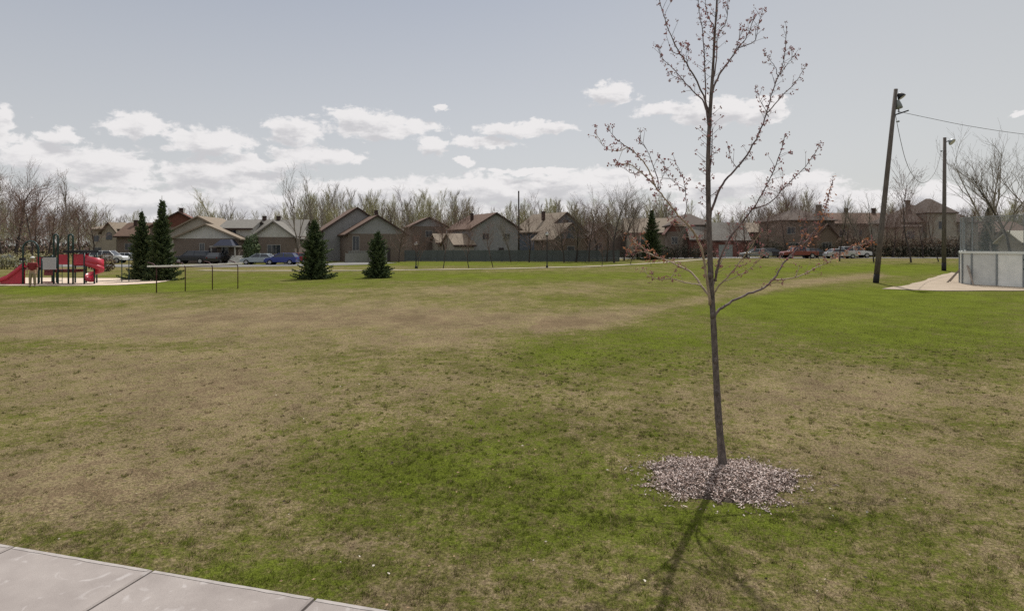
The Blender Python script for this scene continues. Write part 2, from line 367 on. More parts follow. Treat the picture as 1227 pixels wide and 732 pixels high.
# ------------------------------------------------------------------ grass blades near the camera
rs = np.random.default_rng(7)
def blades(n, d0, d1, hmin, hmax, wid):
    u = rs.random(n) ** 1.12; D = d0 * (d1 / d0) ** u
    X = (rs.random(n) * 2 - 1) * (.86 * D + .9)
    # clumping
    keep = np.ones(n, bool)
    rel = np.stack([X, D], 1) - A
    t = rel @ n_; keep &= ~((t > -.01 + rs.normal(0, .028, n)) & (t < 1.52))
    qa = np.arctan2(D - MC[1], X - MC[0])
    mo = (((X - MC[0]) / .90) ** 2 + ((D - MC[1]) / .76) ** 2) / (1 + .05 * np.sin(3 * qa + 1) + .06 * np.sin(5 * qa + 2) + .07 * np.sin(9 * qa)) ** 2
    keep &= (rs.random(n) < np.clip((mo - .5) * 1.4, .04, 1))
    X = X[keep]; D = D[keep]; n = len(X)
    gr = green_at(X, D)
    tuft = .6 + .8 * (.5 + .5 * np.sin(X * 9.1 + np.sin(D * 7.3) * 2)) * (.5 + .5 * np.sin(D * 8.3 + np.sin(X * 6.1) * 2))
    h = (1 - .45 * ss(12, 40, D)) * (hmin + (hmax - hmin) * rs.random(n) ** 1.6) * (.55 + .6 * np.clip(gr, 0, 1.1)) * tuft
    th = rs.random(n) * 2 * np.pi; lean = (.3 + 1.6 * rs.random(n)) * h * np.where(rs.random(n) < .35, 2.0, .8)
    w = wid * (.6 + .8 * rs.random(n)) * np.clip(D / 6.5, .75, 2.2)
    z0 = hgt(X, D) - .004
    ph = rs.random(n) * 2 * np.pi
    ax, ay = np.cos(ph) * w / 2, np.sin(ph) * w / 2
    lx, ly = np.cos(th) * lean, np.sin(th) * lean
    base1 = np.stack([X - ax, D - ay, z0], 1); base2 = np.stack([X + ax, D + ay, z0], 1)
    m1 = np.stack([X + ax * .7 + lx * .4, D + ay * .7 + ly * .4, z0 + h * .62], 1); m2 = np.stack([X - ax * .7 + lx * .4, D - ay * .7 + ly * .4, z0 + h * .62], 1)
    tip = np.stack([X + lx, D + ly, z0 + h], 1)
    V = np.stack([base1, base2, m1, m2, tip], 1).reshape(-1, 3)
    k = np.arange(n)[:, None] * 5
    T = np.concatenate([k + np.array([0, 1, 2]), k + np.array([0, 2, 3]), k + np.array([3, 2, 4])], 0)
    return V, T, np.repeat(gr, 5)
MC = (GX(862, 6.72).x, 6.70)
V1, T1, g1 = blades(720000, 3.7, 42, .010, .040, .0046)
def tufts(n):
    D0 = 4.0 * (15 / 4.0) ** rs.random(n); X0 = (rs.random(n) * 2 - 1) * (.84 * D0 + .5)
    rel = np.stack([X0, D0], 1) - A; ok = (rel @ n_ < -.04) & ((((X0 - MC[0]) / .98) ** 2 + ((D0 - MC[1]) / .86) ** 2) > 1)
    ok &= rs.random(n) < .10 + .9 * np.clip(green_at(X0, D0) * 1.6 - .35, 0, 1)
    X0 = X0[ok]; D0 = D0[ok]; m = 26; n = len(X0); sz_ = rs.uniform(.6, 1.5, n)
    X = np.repeat(X0, m); D = np.repeat(D0, m); q = np.repeat(sz_, m); k = len(X)
    th = rs.random(k) * 2 * np.pi; rr_ = rs.random(k) ** .6 * .03 * q; h = rs.uniform(.010, .027, k) * q; ln = h * rs.uniform(.3, 1.2, k)
    bx = X + np.cos(th) * rr_; by = D + np.sin(th) * rr_; z0 = hgt(bx, by); w = .0028 * (.7 + .6 * rs.random(k)) * np.clip(D / 6, .9, 2); ph = rs.random(k) * 6.28
    ax, ay = np.cos(ph) * w, np.sin(ph) * w
    tipx, tipy = bx + np.cos(th) * ln, by + np.sin(th) * ln
    V = np.stack([np.stack([bx - ax, by - ay, z0], 1), np.stack([bx + ax, by + ay, z0], 1), np.stack([(bx + tipx) / 2 + ax * .7, (by + tipy) / 2 + ay * .7, z0 + h * .65], 1), np.stack([(bx + tipx) / 2 - ax * .7, (by + tipy) / 2 - ay * .7, z0 + h * .65], 1), np.stack([tipx, tipy, z0 + h], 1)], 1).reshape(-1, 3)
    kk = np.arange(k)[:, None] * 5; T = np.concatenate([kk + np.array([0, 1, 2]), kk + np.array([0, 2, 3]), kk + np.array([3, 2, 4])], 0)
    gt = np.repeat(np.clip(green_at(X0, D0) + rs.choice([.35, .2, .08, -.1], n, p=[.3, .3, .25, .15]), -.2, 1.3), m * 5)
    return V, T, gt
V2, T2_, g2 = tufts(5000)
T1 = np.concatenate([T1, T2_ + len(V1)]); V1 = np.concatenate([V1, V2]); g1 = np.concatenate([g1, g2])
og = np_mesh('grass', V1, T1, [blade_mat()], attrs={'green': g1}); og['kind'] = 'stuff'
og['label'] = 'short patchy spring grass, straw brown and green, on the near lawn'

# mulch ring of wood chips round the maple
mb = MB(); rings = 10; segs = 40; vs_ = [(0, 0, .10)]; rr = random.Random(2)
for j in range(1, rings + 1):
    for k in range(segs):
        a = 2 * math.pi * k / segs; q = j / rings; wob = 1 + .05 * math.sin(3 * a + 1) + .06 * math.sin(5 * a + 2)
        vs_.append((.86 * q * wob * math.cos(a), .72 * q * wob * math.sin(a), .095 * (1 - q * q) ** 1.3 + rr.uniform(-.005, .005) - .004 - (.02 if q > .85 else 0)))
fs = [(0, 1 + k, 1 + (k + 1) % segs) for k in range(segs)]
for j in range(rings - 1):
    for k in range(segs): fs.append((1 + j * segs + k, 1 + (j + 1) * segs + k, 1 + (j + 1) * segs + (k + 1) % segs, 1 + j * segs + (k + 1) % segs))
mb.add(vs_, fs, 0)
nc = 17500
for k in range(nc):
    a = rr.random() * 2 * math.pi; q = 1.3 * math.sqrt(rr.random())
    if rr.random() > min(1, max(.035, (1.02 + .16 * math.sin(7 * a + 3 * math.sin(a * 4)) * math.cos(11 * a) - q) * 4.5)): continue
    wq = 1 + .05 * math.sin(3 * a + 1) + .06 * math.sin(5 * a + 2); x = .86 * q * wq * math.cos(a); y = .72 * q * wq * math.sin(a); z = .10 * max(0, 1 - q * q) ** 1.3 + (.010 if q > .85 else 0) + rr.uniform(.0, .012)
    l = rr.uniform(.004, .014) * rr.choice([1, 1, 1.6]); w = rr.uniform(.0018, .0062)
    Mx = Matrix.Translation((x, y, z)) @ Matrix.Rotation(rr.random() * 6.28, 4, 'Z') @ Matrix.Rotation(rr.gauss(0, .4), 4, 'Y') @ Matrix.Rotation(rr.gauss(0, .5), 4, 'X')
    mb.box(-l, l, -w, w, -.0015, .0015, rr.choice([1, 1, 2, 2, 3, 3, 3, 4]), Mx)
o = mb.build('mulch', [mat('mulch_soil', (.06, .045, .035), .95, .4, 25), mat('chip_pale', (.58, .48, .44), .85, .25, 20), mat('chip_tan', (.34, .25, .21), .9, .25, 20),
                     mat('chip_brown', (.12, .08, .065), .9, .3, 20), mat('chip_grey', (.46, .39, .36), .9, .25, 20)], loc=(MC[0], MC[1], 0))
tag(o, 'pale grey and brown wood chip mulch ringed round the young tree', 'mulch', kind='stuff')
# fallen bits on the lawn
lb = MB()
for k in range(420):
    D = 4 * (14 / 4) ** rr.random(); x = rr.uniform(-.8, .8) * D
    if ((x - MC[0]) / 1) ** 2 + ((D - MC[1]) / .9) ** 2 < 1: continue
    if (np.array([x, D]) - A) @ n_ > -.05: continue
    s = rr.choice([rr.uniform(.005, .011), rr.uniform(.008, .022)])
    Mx = Matrix.Translation((x, D, float(hgt(x, D)) + .022)) @ Matrix.Rotation(rr.random() * 6.28, 4, 'Z') @ Matrix.Rotation(rr.gauss(0, .5), 4, 'X')
    vs_ = [Mx @ Vector(v) for v in ((-s, 0, 0), (-.2 * s, -.6 * s, .003), (s, 0, 0), (-.1 * s, .55 * s, .004))]
    lb.add(vs_, [(0, 1, 2), (0, 2, 3)], rr.choice([0, 1, 1, 2]))
o = lb.build('dead_leaves', [mat('leaf_pale', (.5, .45, .38), .9, .2), mat('leaf_tan', (.28, .19, .11), .9, .3), mat('leaf_dark', (.06, .045, .035), .9, .3)])
tag(o, 'small dry leaves scattered over the near lawn', 'leaves', kind='stuff')

# ------------------------------------------------------------------ the young maple (foreground)
PXM = 6.9 / F
BD = 6.9
maple = thing('maple_tree', 'young bare maple with reddish buds standing in the ring of wood chips', 'tree', (P(866, 560, BD).x, BD, 0))
inv = Matrix.Translation(-maple.location)
def px_path(pts, d0, d1, jitter=.0, rr=None):
    """pixel polyline -> world path, depth drifting from d0 to d1, smoothed"""
    n = len(pts); out = []
    L_ = [0]
    for a, b in zip(pts, pts[1:]): L_.append(L_[-1] + math.hypot(b[0] - a[0], b[1] - a[1]))
    W = [P(p[0], p[1], d0 + (d1 - d0) * (l / L_[-1])) for p, l in zip(pts, L_)]
    # catmull-rom
    for k in range(n - 1):
        p0 = W[max(k - 1, 0)]; p1 = W[k]; p2 = W[k + 1]; p3 = W[min(k + 2, n - 1)]
        for j in range(4):
            t = j / 4
            q = .5 * ((2 * p1) + (p2 - p0) * t + (2 * p0 - 5 * p1 + 4 * p2 - p3) * t * t + (3 * p1 - p0 - 3 * p2 + p3) * t ** 3)
            out.append(q)
    out.append(W[-1]); return [inv @ q for q in out]
trunk_px = [(866.5, 562), (865, 545), (861, 500), (857.5, 440), (854.5, 380), (852.5, 350), (850.5, 300), (849, 250), (848.5, 200), (850, 150), (852.5, 110), (855, 70), (857, 35), (859, 0), (861, -40), (862, -75)]
tw = [12.5, 9.6, 8.4, 7.6, 7.1, 6.8, 6.6, 6.2, 5.4, 4.6, 4.0, 3.0, 2.4, 1.9, 1.2, .6]
tp = px_path(trunk_px, BD, BD)
rad = list(np.interp(np.linspace(0, 1, len(tp)), np.linspace(0, 1, len(tw)), tw) * PXM / 2)
rj = random.Random(5)
rad = [r * (1 + rj.uniform(-.05, .05)) for r in rad]
b = MB(); b.tube(tp, rad, 12); 
for (kx, ky) in ((857, 432), (862, 505), (854, 378), (851, 330), (859, 470)):   # knots
    q = inv @ P(kx, ky, BD - .03); b.ball(q, .03, 0, 7, 5, (1, .8, 1.3))
b.build('trunk', M['bark_maple'], maple, True)
def sz(d): return BD + d
BR = [  # points, start width px, depth end, material, leafy
    ([(856, 379), (862, 371), (878, 361), (897, 352), (915, 345), (927, 334), (939, 316), (955, 299), (970, 285), (984, 264), (992, 240), (998, 216)], 3.6, .9, 0, 1),
    ([(855, 353), (861, 343), (870, 334), (882, 320), (895, 303), (908, 284), (913, 276)], 2.4, -.7, 1, 0),
    ([(857, 337), (859, 322), (866, 302), (878, 280), (890, 266), (902, 250), (910, 238), (925, 209), (934, 185), (941, 161)], 3.0, -.6, 0, 0),
    ([(850, 262), (856, 242), (866, 220), (880, 205), (895, 186), (909, 160), (918, 137), (926, 108), (934, 88), (940, 66), (943, 33)], 3.2, .5, 0, 0),
    ([(852, 112), (860, 94), (867, 82), (877, 69), (885, 57), (893, 47.5), (899.5, 33), (905, 18)], 2.6, .35, 0, 0),
    ([(849, 135), (843, 115), (826, 82), (816, 65.6), (809, 54), (799.5, 31), (790, 0), (786, -16)], 2.4, -.5, 0, 0),
    ([(849, 140), (841, 120), (832, 111), (819, 96.7), (806, 82), (794.6, 70.5), (786.4, 54)], 2.2, .5, 0, 0),
    ([(849, 150), (845.5, 125), (844.6, 82), (842, 41), (838, 13), (835, -12)], 2.2, .25, 0, 0),
    ([(854, 82), (855, 36), (848.7, 20), (844.6, -6)], 1.8, -.3, 0, 0),
    ([(853.5, 100), (858.5, 74), (860, 44), (870, 24.6), (872.5, -6)], 1.9, -.25, 0, 0),
    ([(855, 40), (859, 21), (861, -6)], 1.4, -.1, 0, 0),
    ([(851, 365), (847, 335), (842, 305), (836, 287), (827.5, 272.8), (815, 260), (806, 250), (792, 231.8), (780.5, 218.7), (767, 205.6), (754, 197), (741, 197)], 3.4, -.8, 1, 0),
    ([(850, 353), (841, 343), (829.7, 327.5), (814, 318.8), (799, 312), (783.8, 306.7), (770.6, 298), (757.5, 287)], 3.2, .6, 1, 1),
    ([(840, 342), (832, 340), (821, 338.5), (804.5, 334), (790, 335), (777, 330), (770, 322)], 1.9, .2, 1, 0),
    ([(854, 345), (860, 325), (867, 306), (875, 290)], 1.6, .5, 0, 0),
    ([(852, 300), (846, 318), (843, 322)], 1.3, .1, 0, 0),
    ([(849, 225), (849, 215), (852, 195), (853, 170), (853, 145)], 2.4, -.05, 0, 0),
]
SUB = [ # parent index, points, width, depth start, depth end, material, leafy
    (0, [(927, 335), (945, 334), (960, 330), (978, 321), (1003, 308), (1022, 297), (1044, 289)], 1.9, .45, .9, 1, 1),
    (0, [(953, 332), (956, 325), (958, 318)], 1.4, .5, .55, 1, 0),
    (0, [(955, 299), (962, 285), (964, 270)], 1.2, .55, .6, 0, 1),
    (1, [(868, 337), (885, 330), (904, 318), (915, 306)], 1.3, -.2, -.4, 1, 0),
    (2, [(902, 250), (914, 247), (926, 240), (949, 215), (970, 194), (983.5, 170)], 2.0, -.3, -.1, 0, 0),
    (3, [(918, 137), (928, 126), (941, 111), (954, 98), (961, 87), (966, 77)], 1.6, .25, .1, 0, 0),
    (3, [(932, 92), (930, 82), (923, 73), (915, 61)], 1.2, .35, .5, 0, 0),
    (3, [(935, 90), (943, 78), (953, 65)], 1.2, .35, .2, 0, 0),
    (3, [(921, 140), (913, 124), (905, 107)], 1.0, .3, .5, 0, 0),
    (3, [(883, 202), (876, 190), (872, 176)], 1.0, .15, .3, 0, 0),
    (4, [(884, 58), (896, 54), (904.4, 49), (909, 29.5), (914, 10.7)], 1.5, .2, .1, 0, 0),
    (4, [(880, 64), (885, 50), (890.5, 33)], 1.3, .2, .4, 0, 0),
    (11, [(785, 222), (779, 208), (770.7, 194), (754, 177.7), (740, 181), (726.4, 177.7), (713, 158)], 1.8, -.5, -.9, 1, 0),
    (11, [(757, 180), (745, 172), (736, 164.6), (726, 150)], 1.2, -.75, -.9, 0, 0),
    (11, [(789, 226), (787, 210), (782, 197), (775.6, 181), (765.7, 164.6)], 1.5, -.5, -.3, 0, 0),
    (11, [(790, 228), (792, 217), (796, 207), (796, 191)], 1.1, -.5, -.4, 0, 0),
    (11, [(819, 262), (823, 250), (821, 228), (818, 212), (808, 192.5)], 1.3, -.3, -.2, 0, 0),
    (11, [(821, 229), (812, 222), (803, 214), (797, 206)], 1.0, -.25, -.2, 0, 0),
    (11, [(770, 206), (758, 208), (748, 202), (738, 192)], 1.1, -.65, -.5, 0, 0),
    (11, [(834, 282), (824, 272), (814, 265), (800, 262)], 1.1, -.2, 0, 1, 1),
    (12, [(784, 307), (775, 303), (762, 300), (753, 301)], 1.3, .4, .5, 1, 1),
    (12, [(804, 333), (809, 325), (813, 319)], 1.1, .3, .25, 1, 0),
    (12, [(771, 298), (764, 294), (755, 295)], 1.1, .5, .4, 1, 1),
    (5, [(824, 80), (822, 66), (825, 55)], .9, -.25, -.3, 0, 0),
    (6, [(819, 97), (808, 92), (800, 88)], .9, .3, .3, 0, 0),
    (5, [(816, 66), (805, 62), (802, 55)], .9, -.3, -.3, 0, 0),
]
def add_branch(pts, w, d0, d1, mi, leafy, parent, seed, name='branch'):
    r = random.Random(seed)
    path = px_path(pts, sz(d0), sz(d1))
    n = len(path)
    for k in range(1, n - 1): path[k] = path[k] + Vector((r.gauss(0, .003), r.gauss(0, .006), r.gauss(0, .003)))
    rads = [max(.0014, w * PXM / 2 * .92 * (1 - .78 * (k / (n - 1)) ** .8)) * (1.35 if k == 0 else 1) for k in range(n)]
    b = MB(); rads = [q * 1.12 for q in rads]; b.tube(path, rads, 7)
    bd = MB(); L_ = [0]
    for p, q in zip(path, path[1:]): L_.append(L_[-1] + (q - p).length)
    tot = L_[-1]; s = max(.12, tot * .28) if tot > .4 else .04
    while s < tot:
        k = max(i_ for i_ in range(n) if L_[i_] <= s); k = min(k, n - 2)
        t = (s - L_[k]) / max(1e-6, L_[k + 1] - L_[k]); c = path[k].lerp(path[k + 1], t)
        d = (path[k + 1] - path[k]).normalized()
        frac = s / tot
        side = Vector((r.gauss(0, 1), r.gauss(0, 1), r.gauss(0, 1))); side = (side - d * side.dot(d)).normalized()
        ln = r.choice([.012, .02, .03, .05]) * (1.6 if frac > .4 and r.random() < .35 else 1)
        if frac > .25 and r.random() < .30: ln = r.uniform(.07, .17)
        e_ = c + (side * .8 + d * .7).normalized() * ln
        b.tube([c, c.lerp(e_, .5) + Vector((0, 0, .004)), e_], [.0022, .0018, .0012], 4)
        for q in range(r.choice([3, 4, 6, 8, 10]) if frac > .3 else 3):
            cc = e_ + Vector((r.gauss(0, .010), r.gauss(0, .010), r.gauss(0, .010))); rad_ = r.uniform(.003, .0072)
            bd.ball(cc, rad_, 0 if r.random() < .55 else 1, 5, 4, (1, 1, r.uniform(1, 1.6)))
        if leafy and frac > .5 and r.random() < .6:
            for q in range(4):
                cc = e_ + Vector((r.gauss(0, .03), r.gauss(0, .03), r.gauss(0, .03))); u = Vector((r.gauss(0, 1), r.gauss(0, 1), r.gauss(0, 1))).normalized() * r.uniform(.012, .03)
                v = u.cross(Vector((r.gauss(0, 1), r.gauss(0, 1), r.gauss(0, 1)))).normalized() * r.uniform(.006, .014)
                bd.add([cc - u, cc - v, cc + u, cc + v], [(0, 1, 2), (0, 2, 3)], 2)
        s += r.uniform(.016, .05)
    # tip
    for q in range(4):
        bd.ball(path[-1] + Vector((r.gauss(0, .005), r.gauss(0, .005), r.gauss(0, .006))), r.uniform(.004, .007), 0, 5, 4)
    o = b.build(name, M['twig_light'] if mi else M['twig_maple'], parent, True)
    return o, bd, path
objs = []
for k, (pts, w, de, mi, lf) in enumerate(BR):
    o, bd, path = add_branch(pts, w, 0, de, mi, lf, maple, 100 + k)
    objs.append((o, bd))
subs = []
for k, (pi, pts, w, d0, d1, mi, lf) in enumerate(SUB):
    o, bd, path = add_branch(pts, w, d0, d1, mi, lf, objs[pi][0], 200 + k, 'side_branch')
    bb = objs[pi][1]; bb.add(bd.v, bd.f, 0); bb.m[-len(bd.m):] = bd.m
for o, bd in objs: bd.build('blossom', [M['bud_red'], M['bud_brown'], M['leaf_orange']], o)
# short budded spurs up the stem
sp = MB(); sb = MB(); r = random.Random(77)
for k in range(64):
    y = r.uniform(20, 268); x = np.interp(y, [0, 110, 200, 268], [858, 852.5, 848.5, 849.5]); sgn = r.choice([-1, 1]); D = BD + r.uniform(-.1, .1)
    ln = r.choice([6, 8, 11, 15, 20]) * (1 if y > 40 else .6)
    p0 = inv @ P(x, y, BD); p1 = inv @ P(x + sgn * ln * .75, y - ln * .6, D); sp.tube([p0, p0.lerp(p1, .5) + Vector((0, 0, -.006)), p1], [.0028, .002, .0014], 4)
    for q in range(4): sb.ball(p1 + Vector((r.gauss(0, .008), r.gauss(0, .008), r.gauss(0, .008))), r.uniform(.004, .009), 0 if r.random() < .4 else 1, 5, 4)
o = sp.build('branch', M['twig_maple'], maple); sb.build('blossom', [M['bud_red'], M['bud_brown']], o)

# ------------------------------------------------------------------ bare tree generator
def gen_tree(seed, H=8.0, rt=.12, form='spread', dens=1.0, tw=.010, fleck=0, clear=.25, wig=.12):
    r = np.random.default_rng(seed); rp = random.Random(seed)
    tr = MB(); cr = MB()
    def rvec(s): return Vector((rp.gauss(0, s), rp.gauss(0, s), rp.gauss(0, s)))
    fl = []
    def grow(p, d, L, rad, lev, mb, sides):
        nseg = 6 if lev == 0 else (4 if lev == 1 else 3)
        pts = [p]; rads = [rad]; dd = d.copy()
        for k in range(nseg):
            dd = (dd + rvec(wig) + Vector((0, 0, .10 if lev else .05))).normalized()
            pts.append(pts[-1] + dd * L / nseg); rads.append(rad * (1 - .80 * (k + 1) / nseg))
        rads = [max(q, tw * .5) for q in rads]
        mb.tube(pts, rads, sides, cap=False)
        if lev >= 3:
            if fleck and rp.random() < fleck: fl.append(pts[-1])
            return
        nch = {0: 15, 1: 8, 2: 6}[lev] * dens
        nch = int(nch + rp.random())
        for c in range(nch):
            lo = clear if lev == 0 else .2
            t = lo + (1 - lo) * (c + rp.random()) / nch; t = min(t, .98)
            k = int(t * nseg); q = pts[k].lerp(pts[k + 1], t * nseg - k)
            base = (pts[k + 1] - pts[k]).normalized()
            az = c * 2.4 + rp.random() * 1.2
            s_ = Vector((math.cos(az), math.sin(az), 0)) if lev == 0 else rvec(1)
            s_ = (s_ - base * s_.dot(base)).normalized()
            if form == 'aspen': an = rp.uniform(.22, .42) if lev == 0 else .38; ll = L * (.36 * (1.15 - .8 * t)) if lev == 0 else L * .55
            elif form == 'poplar': an = .38 if lev == 0 else .5; ll = L * (.42 * (1.05 - .75 * t)) if lev == 0 else L * .5
            elif form == 'spread': an = rp.uniform(.6, 1.0) if lev == 0 else .7; ll = L * (.62 * (1.1 - .65 * t)) if lev == 0 else L * .52
            else: an = rp.uniform(.35, .65) if lev == 0 else .55; ll = L * (.55 * (1.1 - .6 * t)) if lev == 0 else L * .52
            nd = (base * math.cos(an) + s_ * math.sin(an)).normalized()
            rr_ = min(rads[k] * .75, rad * (.42 if lev == 0 else .5))
            grow(q, nd, ll * rp.uniform(.75, 1.2), rr_, lev + 1, cr, 4 if lev == 0 else 3)
    if form == 'fork':     # several leaders from near the ground
        grow(Vector((0, 0, -.1)), Vector((0, 0, 1)), H * .22, rt, 3, tr, 6)
        top = Vector(tr.v[-1])
        for c in range(4):
            az = c * 1.6 + rp.random(); an = rp.uniform(.2, .55)
            d = Vector((math.cos(az) * math.sin(an), math.sin(az) * math.sin(an), math.cos(an)))
            grow(Vector((0, 0, H * .2)), d, H * .8, rt * .6, 0, cr, 5)
    else:
        grow(Vector((0, 0, -.1)), Vector((0, 0, 1)), H, rt, 0, tr, 7)
    for p in fl:
        for q in range(2):
            c = p + rvec(.12); u = rvec(.035); v = rvec(.035); cr.add([c, c + u, c + v], [(0, 1, 2)], 1)
    return tr, cr
TM = {}
def tree_mesh(key, twig, bark, fl_m, **kw):
    tr, cr = gen_tree(**kw)
    root = thing('bare_tree', '', 'tree'); t = tr.build('trunk', bark, root, True); c = cr.build('crown', [twig, fl_m], root)
    TM[key] = [root, kw['H'], False]
tree_mesh('young1', M['twig_red'], M['bark_dark'], M['fleck_red'], seed=1, H=5, rt=.07, form='up', dens=.8, tw=.011, fleck=.5, clear=.3)
tree_mesh('young2', M['twig_red'], M['bark_dark'], M['fleck_red'], seed=2, H=5, rt=.06, form='up', dens=.7, tw=.011, fleck=.3, clear=.3)
tree_mesh('mid1', M['twig_grey'], M['bark_dark'], M['fleck_red'], seed=3, H=9, rt=.14, form='up', dens=.9, tw=.012, clear=.2)
tree_mesh('mid2', M['twig_red'], M['bark_dark'], M['fleck_red'], seed=4, H=9, rt=.15, form='spread', dens=.9, tw=.012, fleck=.3, clear=.22)
tree_mesh('pop1', M['twig_olive'], M['bark_grey'], M['fleck_olive'], seed=5, H=13, rt=.15, form='poplar', dens=1.0, tw=.013, fleck=.3, clear=.12)
tree_mesh('pop2', M['twig_grey'], M['bark_grey'], M['fleck_olive'], seed=6, H=13, rt=.16, form='poplar', dens=.85, tw=.013, fleck=.1, clear=.15)
tree_mesh('fork1', M['twig_grey'], M['bark_grey'], M['fleck_red'], seed=8, H=11, rt=.17, form='fork', dens=.5, tw=.013)
tree_mesh('slim1', M['twig_grey'], M['bark_dark'], M['fleck_red'], seed=9, H=9, rt=.11, form='poplar', dens=.6, tw=.011, clear=.3)
def place_tree(key, px, D, H, label, rz=0, group='bare trees round the park', lean=0, name='bare_tree'):
    root, H0, used = TM[key]
    if not used: o = root; TM[key][2] = True
    else: o = copy_tree(root)
    p = GX(px, D); o.location = p; o.rotation_euler = (0, lean, rz); s = H / H0; o.scale = (s, s, s)
    tag(o, label, 'tree', group); return o

young_lbl = [
 ('young1', 500, 66.5, 3.0, 'small bare tree at the footpath beside the short globe lamp'),
 ('young2', 531, 68, 4.4, 'thin bare tree by the fence, between the short globe lamp and the reddish bush-like tree'),
 ('young1', 562, 69, 3.9, 'bare young tree left of the tall grey siding gable, in front of the fence'),
 ('young2', 591, 70, 4.3, 'bare young tree in front of the tall grey siding gable'),
 ('young1', 721, 74, 2.8, 'low thin bare sapling beside the footpath, right of the globe lamp'),
 ('young2', 755, 80, 4.2, 'reddish sapling at the footpath bend left of the dark spruce'),
 ('slim1', 780, 72, 1.9, 'tiny bare sapling in the grass below the dark spruce'),
 ('young2', 982, 84, 3.1, 'small reddish sapling in the grass before the white pickup'),
 ('slim1', 1006, 82, 8.0, 'slender bare tree in front of the hedge, right of the small sapling'),
 ('young1', 971, 88, 2.9, 'orange budded sapling right before the dark parked car'),
 ('slim1', 1047, 80, 8.2, 'slender bare tree just behind the leaning wooden pole'),
 ('young2', 1092, 78, 9.8, 'tall thin bare tree between the two wooden lamp poles'),
 ('young2', 1125, 80, 6.4, 'faint bare sapling close to the left of the straight lamp pole'),
]
for k, (key, px, D, H, lb_) in enumerate(young_lbl): place_tree(key, px, D, H, lb_, rz=k * 1.3, group='bare saplings on the park edge')
place_tree('fork1', 358, 84, 10.4, 'large spreading bare tree rising behind the blue parked car', rz=1.9)
place_tree('pop2', 80, 96, 12.2, 'tall narrow bare tree above the playground', rz=.5, name='bare_tree')
place_tree('pop1', 262, 122, 12.6, 'tall twin bare tree behind the white house with the awning', rz=1)
place_tree('pop2', 271, 118, 10.0, 'shorter bare tree right of the tall twin bare tree', rz=2)
place_tree('fork1', 1190, 78, 13.5, 'large bare tree behind the rink netting with wide forked limbs', rz=.2)
place_tree('mid1', 1212, 66, 10.6, 'bare dark tree behind the rink at the right edge', rz=2.1)
place_tree('fork1', 1262, 74, 13.5, 'bare tree reaching in from beyond the right edge', rz=3.2)
place_tree('mid1', 736, 88, 9.9, 'tall bare tree at the right end of the board fence', rz=.4)
# dense row of brown trees on both sides of the board fence
rowt = [(478, 92, 5.0), (612, 93, 6.0), (634, 92, 6.6), (648, 96, 4.6), (676, 91, 6.4), (690, 94, 7.2), (706, 92, 7.6), (716, 96, 8.6), (727, 93, 7.4), (748, 97, 9.4), (764, 101, 9.0),
        (38, 76, 7.6), (18, 82, 9.8), (4, 86, 11.5), (-18, 80, 11.5), (58, 90, 8.0), (97, 102, 8.6), (-45, 84, 10), (20, 100, 12), (46, 104, 9.5), (112, 108, 8.0), (66, 108, 9),
        (895, 94, 6.5), (918, 108, 7.6), (930, 118, 9.0), (1000, 112, 8.8), (1060, 108, 7.6), (1022, 108, 7.0), (950, 120, 12.5),(468,104,9.0),(545,112,9.0),(533,104,6.5),(843,92,4.4),(812,100,5.2),
        (942, 99, 6.6), (962, 103, 7.2), (1015, 100, 6.2), (1034, 98, 7.4), (1070, 99, 6.6), (1082, 102, 8.2), (1106, 98, 6.0), (1144, 99, 7.0), (1164, 96, 7.6), (884, 100, 5.6), (702, 98, 6.5), (664, 97, 5.4)]
where = ['beside the right corner of the two-gable house', 'left of the tall bare pole', 'right of the tall bare pole', 'behind the park globe lamp', 'before the dark gable, second right of the park lamp', 'before the dark gable, third right of the park lamp',
         'among the brown trees behind the fence, before its last boards', 'tallest behind the fence, right of the dark gable', 'with split stem, near the end of the board fence', 'just right of the fence end', 'left of the dark spruce, behind the hedge gap',
         'behind the arch of the play structure', 'left of the play structure, mid height', 'tall, above the red straight slide', 'at the left edge of the picture, tallest', 'between the arch and the looped posts of the play structure', 'right of the tall narrow tree above the playground', 'past the left edge, behind the slide', 'far, behind the tall left trees', 'far, above the grey play panel', 'far, left of the stucco house with arched window', 'far, left of the tall narrow tree',
         'yellowish, right of the red garage', 'between the red garage and the big brown brick house', 'tall, behind the left corner of the big brown brick house', 'between the big brown house and the row house', 'before the tan row house', 'right of the slender tree, before the row house roofline', 'high, rising over the brown brick house roof', 'rising behind the right eave of the two-gable house', 'between the small far gable and the grey siding gable','low, before the small far gable','thin, before the brown brick house, left of the red garage','thin, before the dark red gable',
         'at the left corner of the big brown brick house', 'before the upper windows of the big brown brick house', 'behind the silver sedan, left one', 'left of the leaning wooden pole, over the hedge', 'right of the leaning wooden pole, rising from the hedge', 'before the left wing of the beige stepped house', 'low, before the beige stepped house', 'right of the straight lamp pole, over the hedge', 'between the straight lamp pole and the rink netting', 'low, right beside the red garage', 'second from the fence end, behind the boards', 'low, just right of the park globe lamp behind the boards']
for k, ((px, D, H), w) in enumerate(zip(rowt, where)):
    place_tree(['mid2', 'mid1', 'mid2', 'mid2'][k % 4], px, D, H, 'bare brown tree ' + w, rz=k * 2.1, group='bare brown trees by the houses')
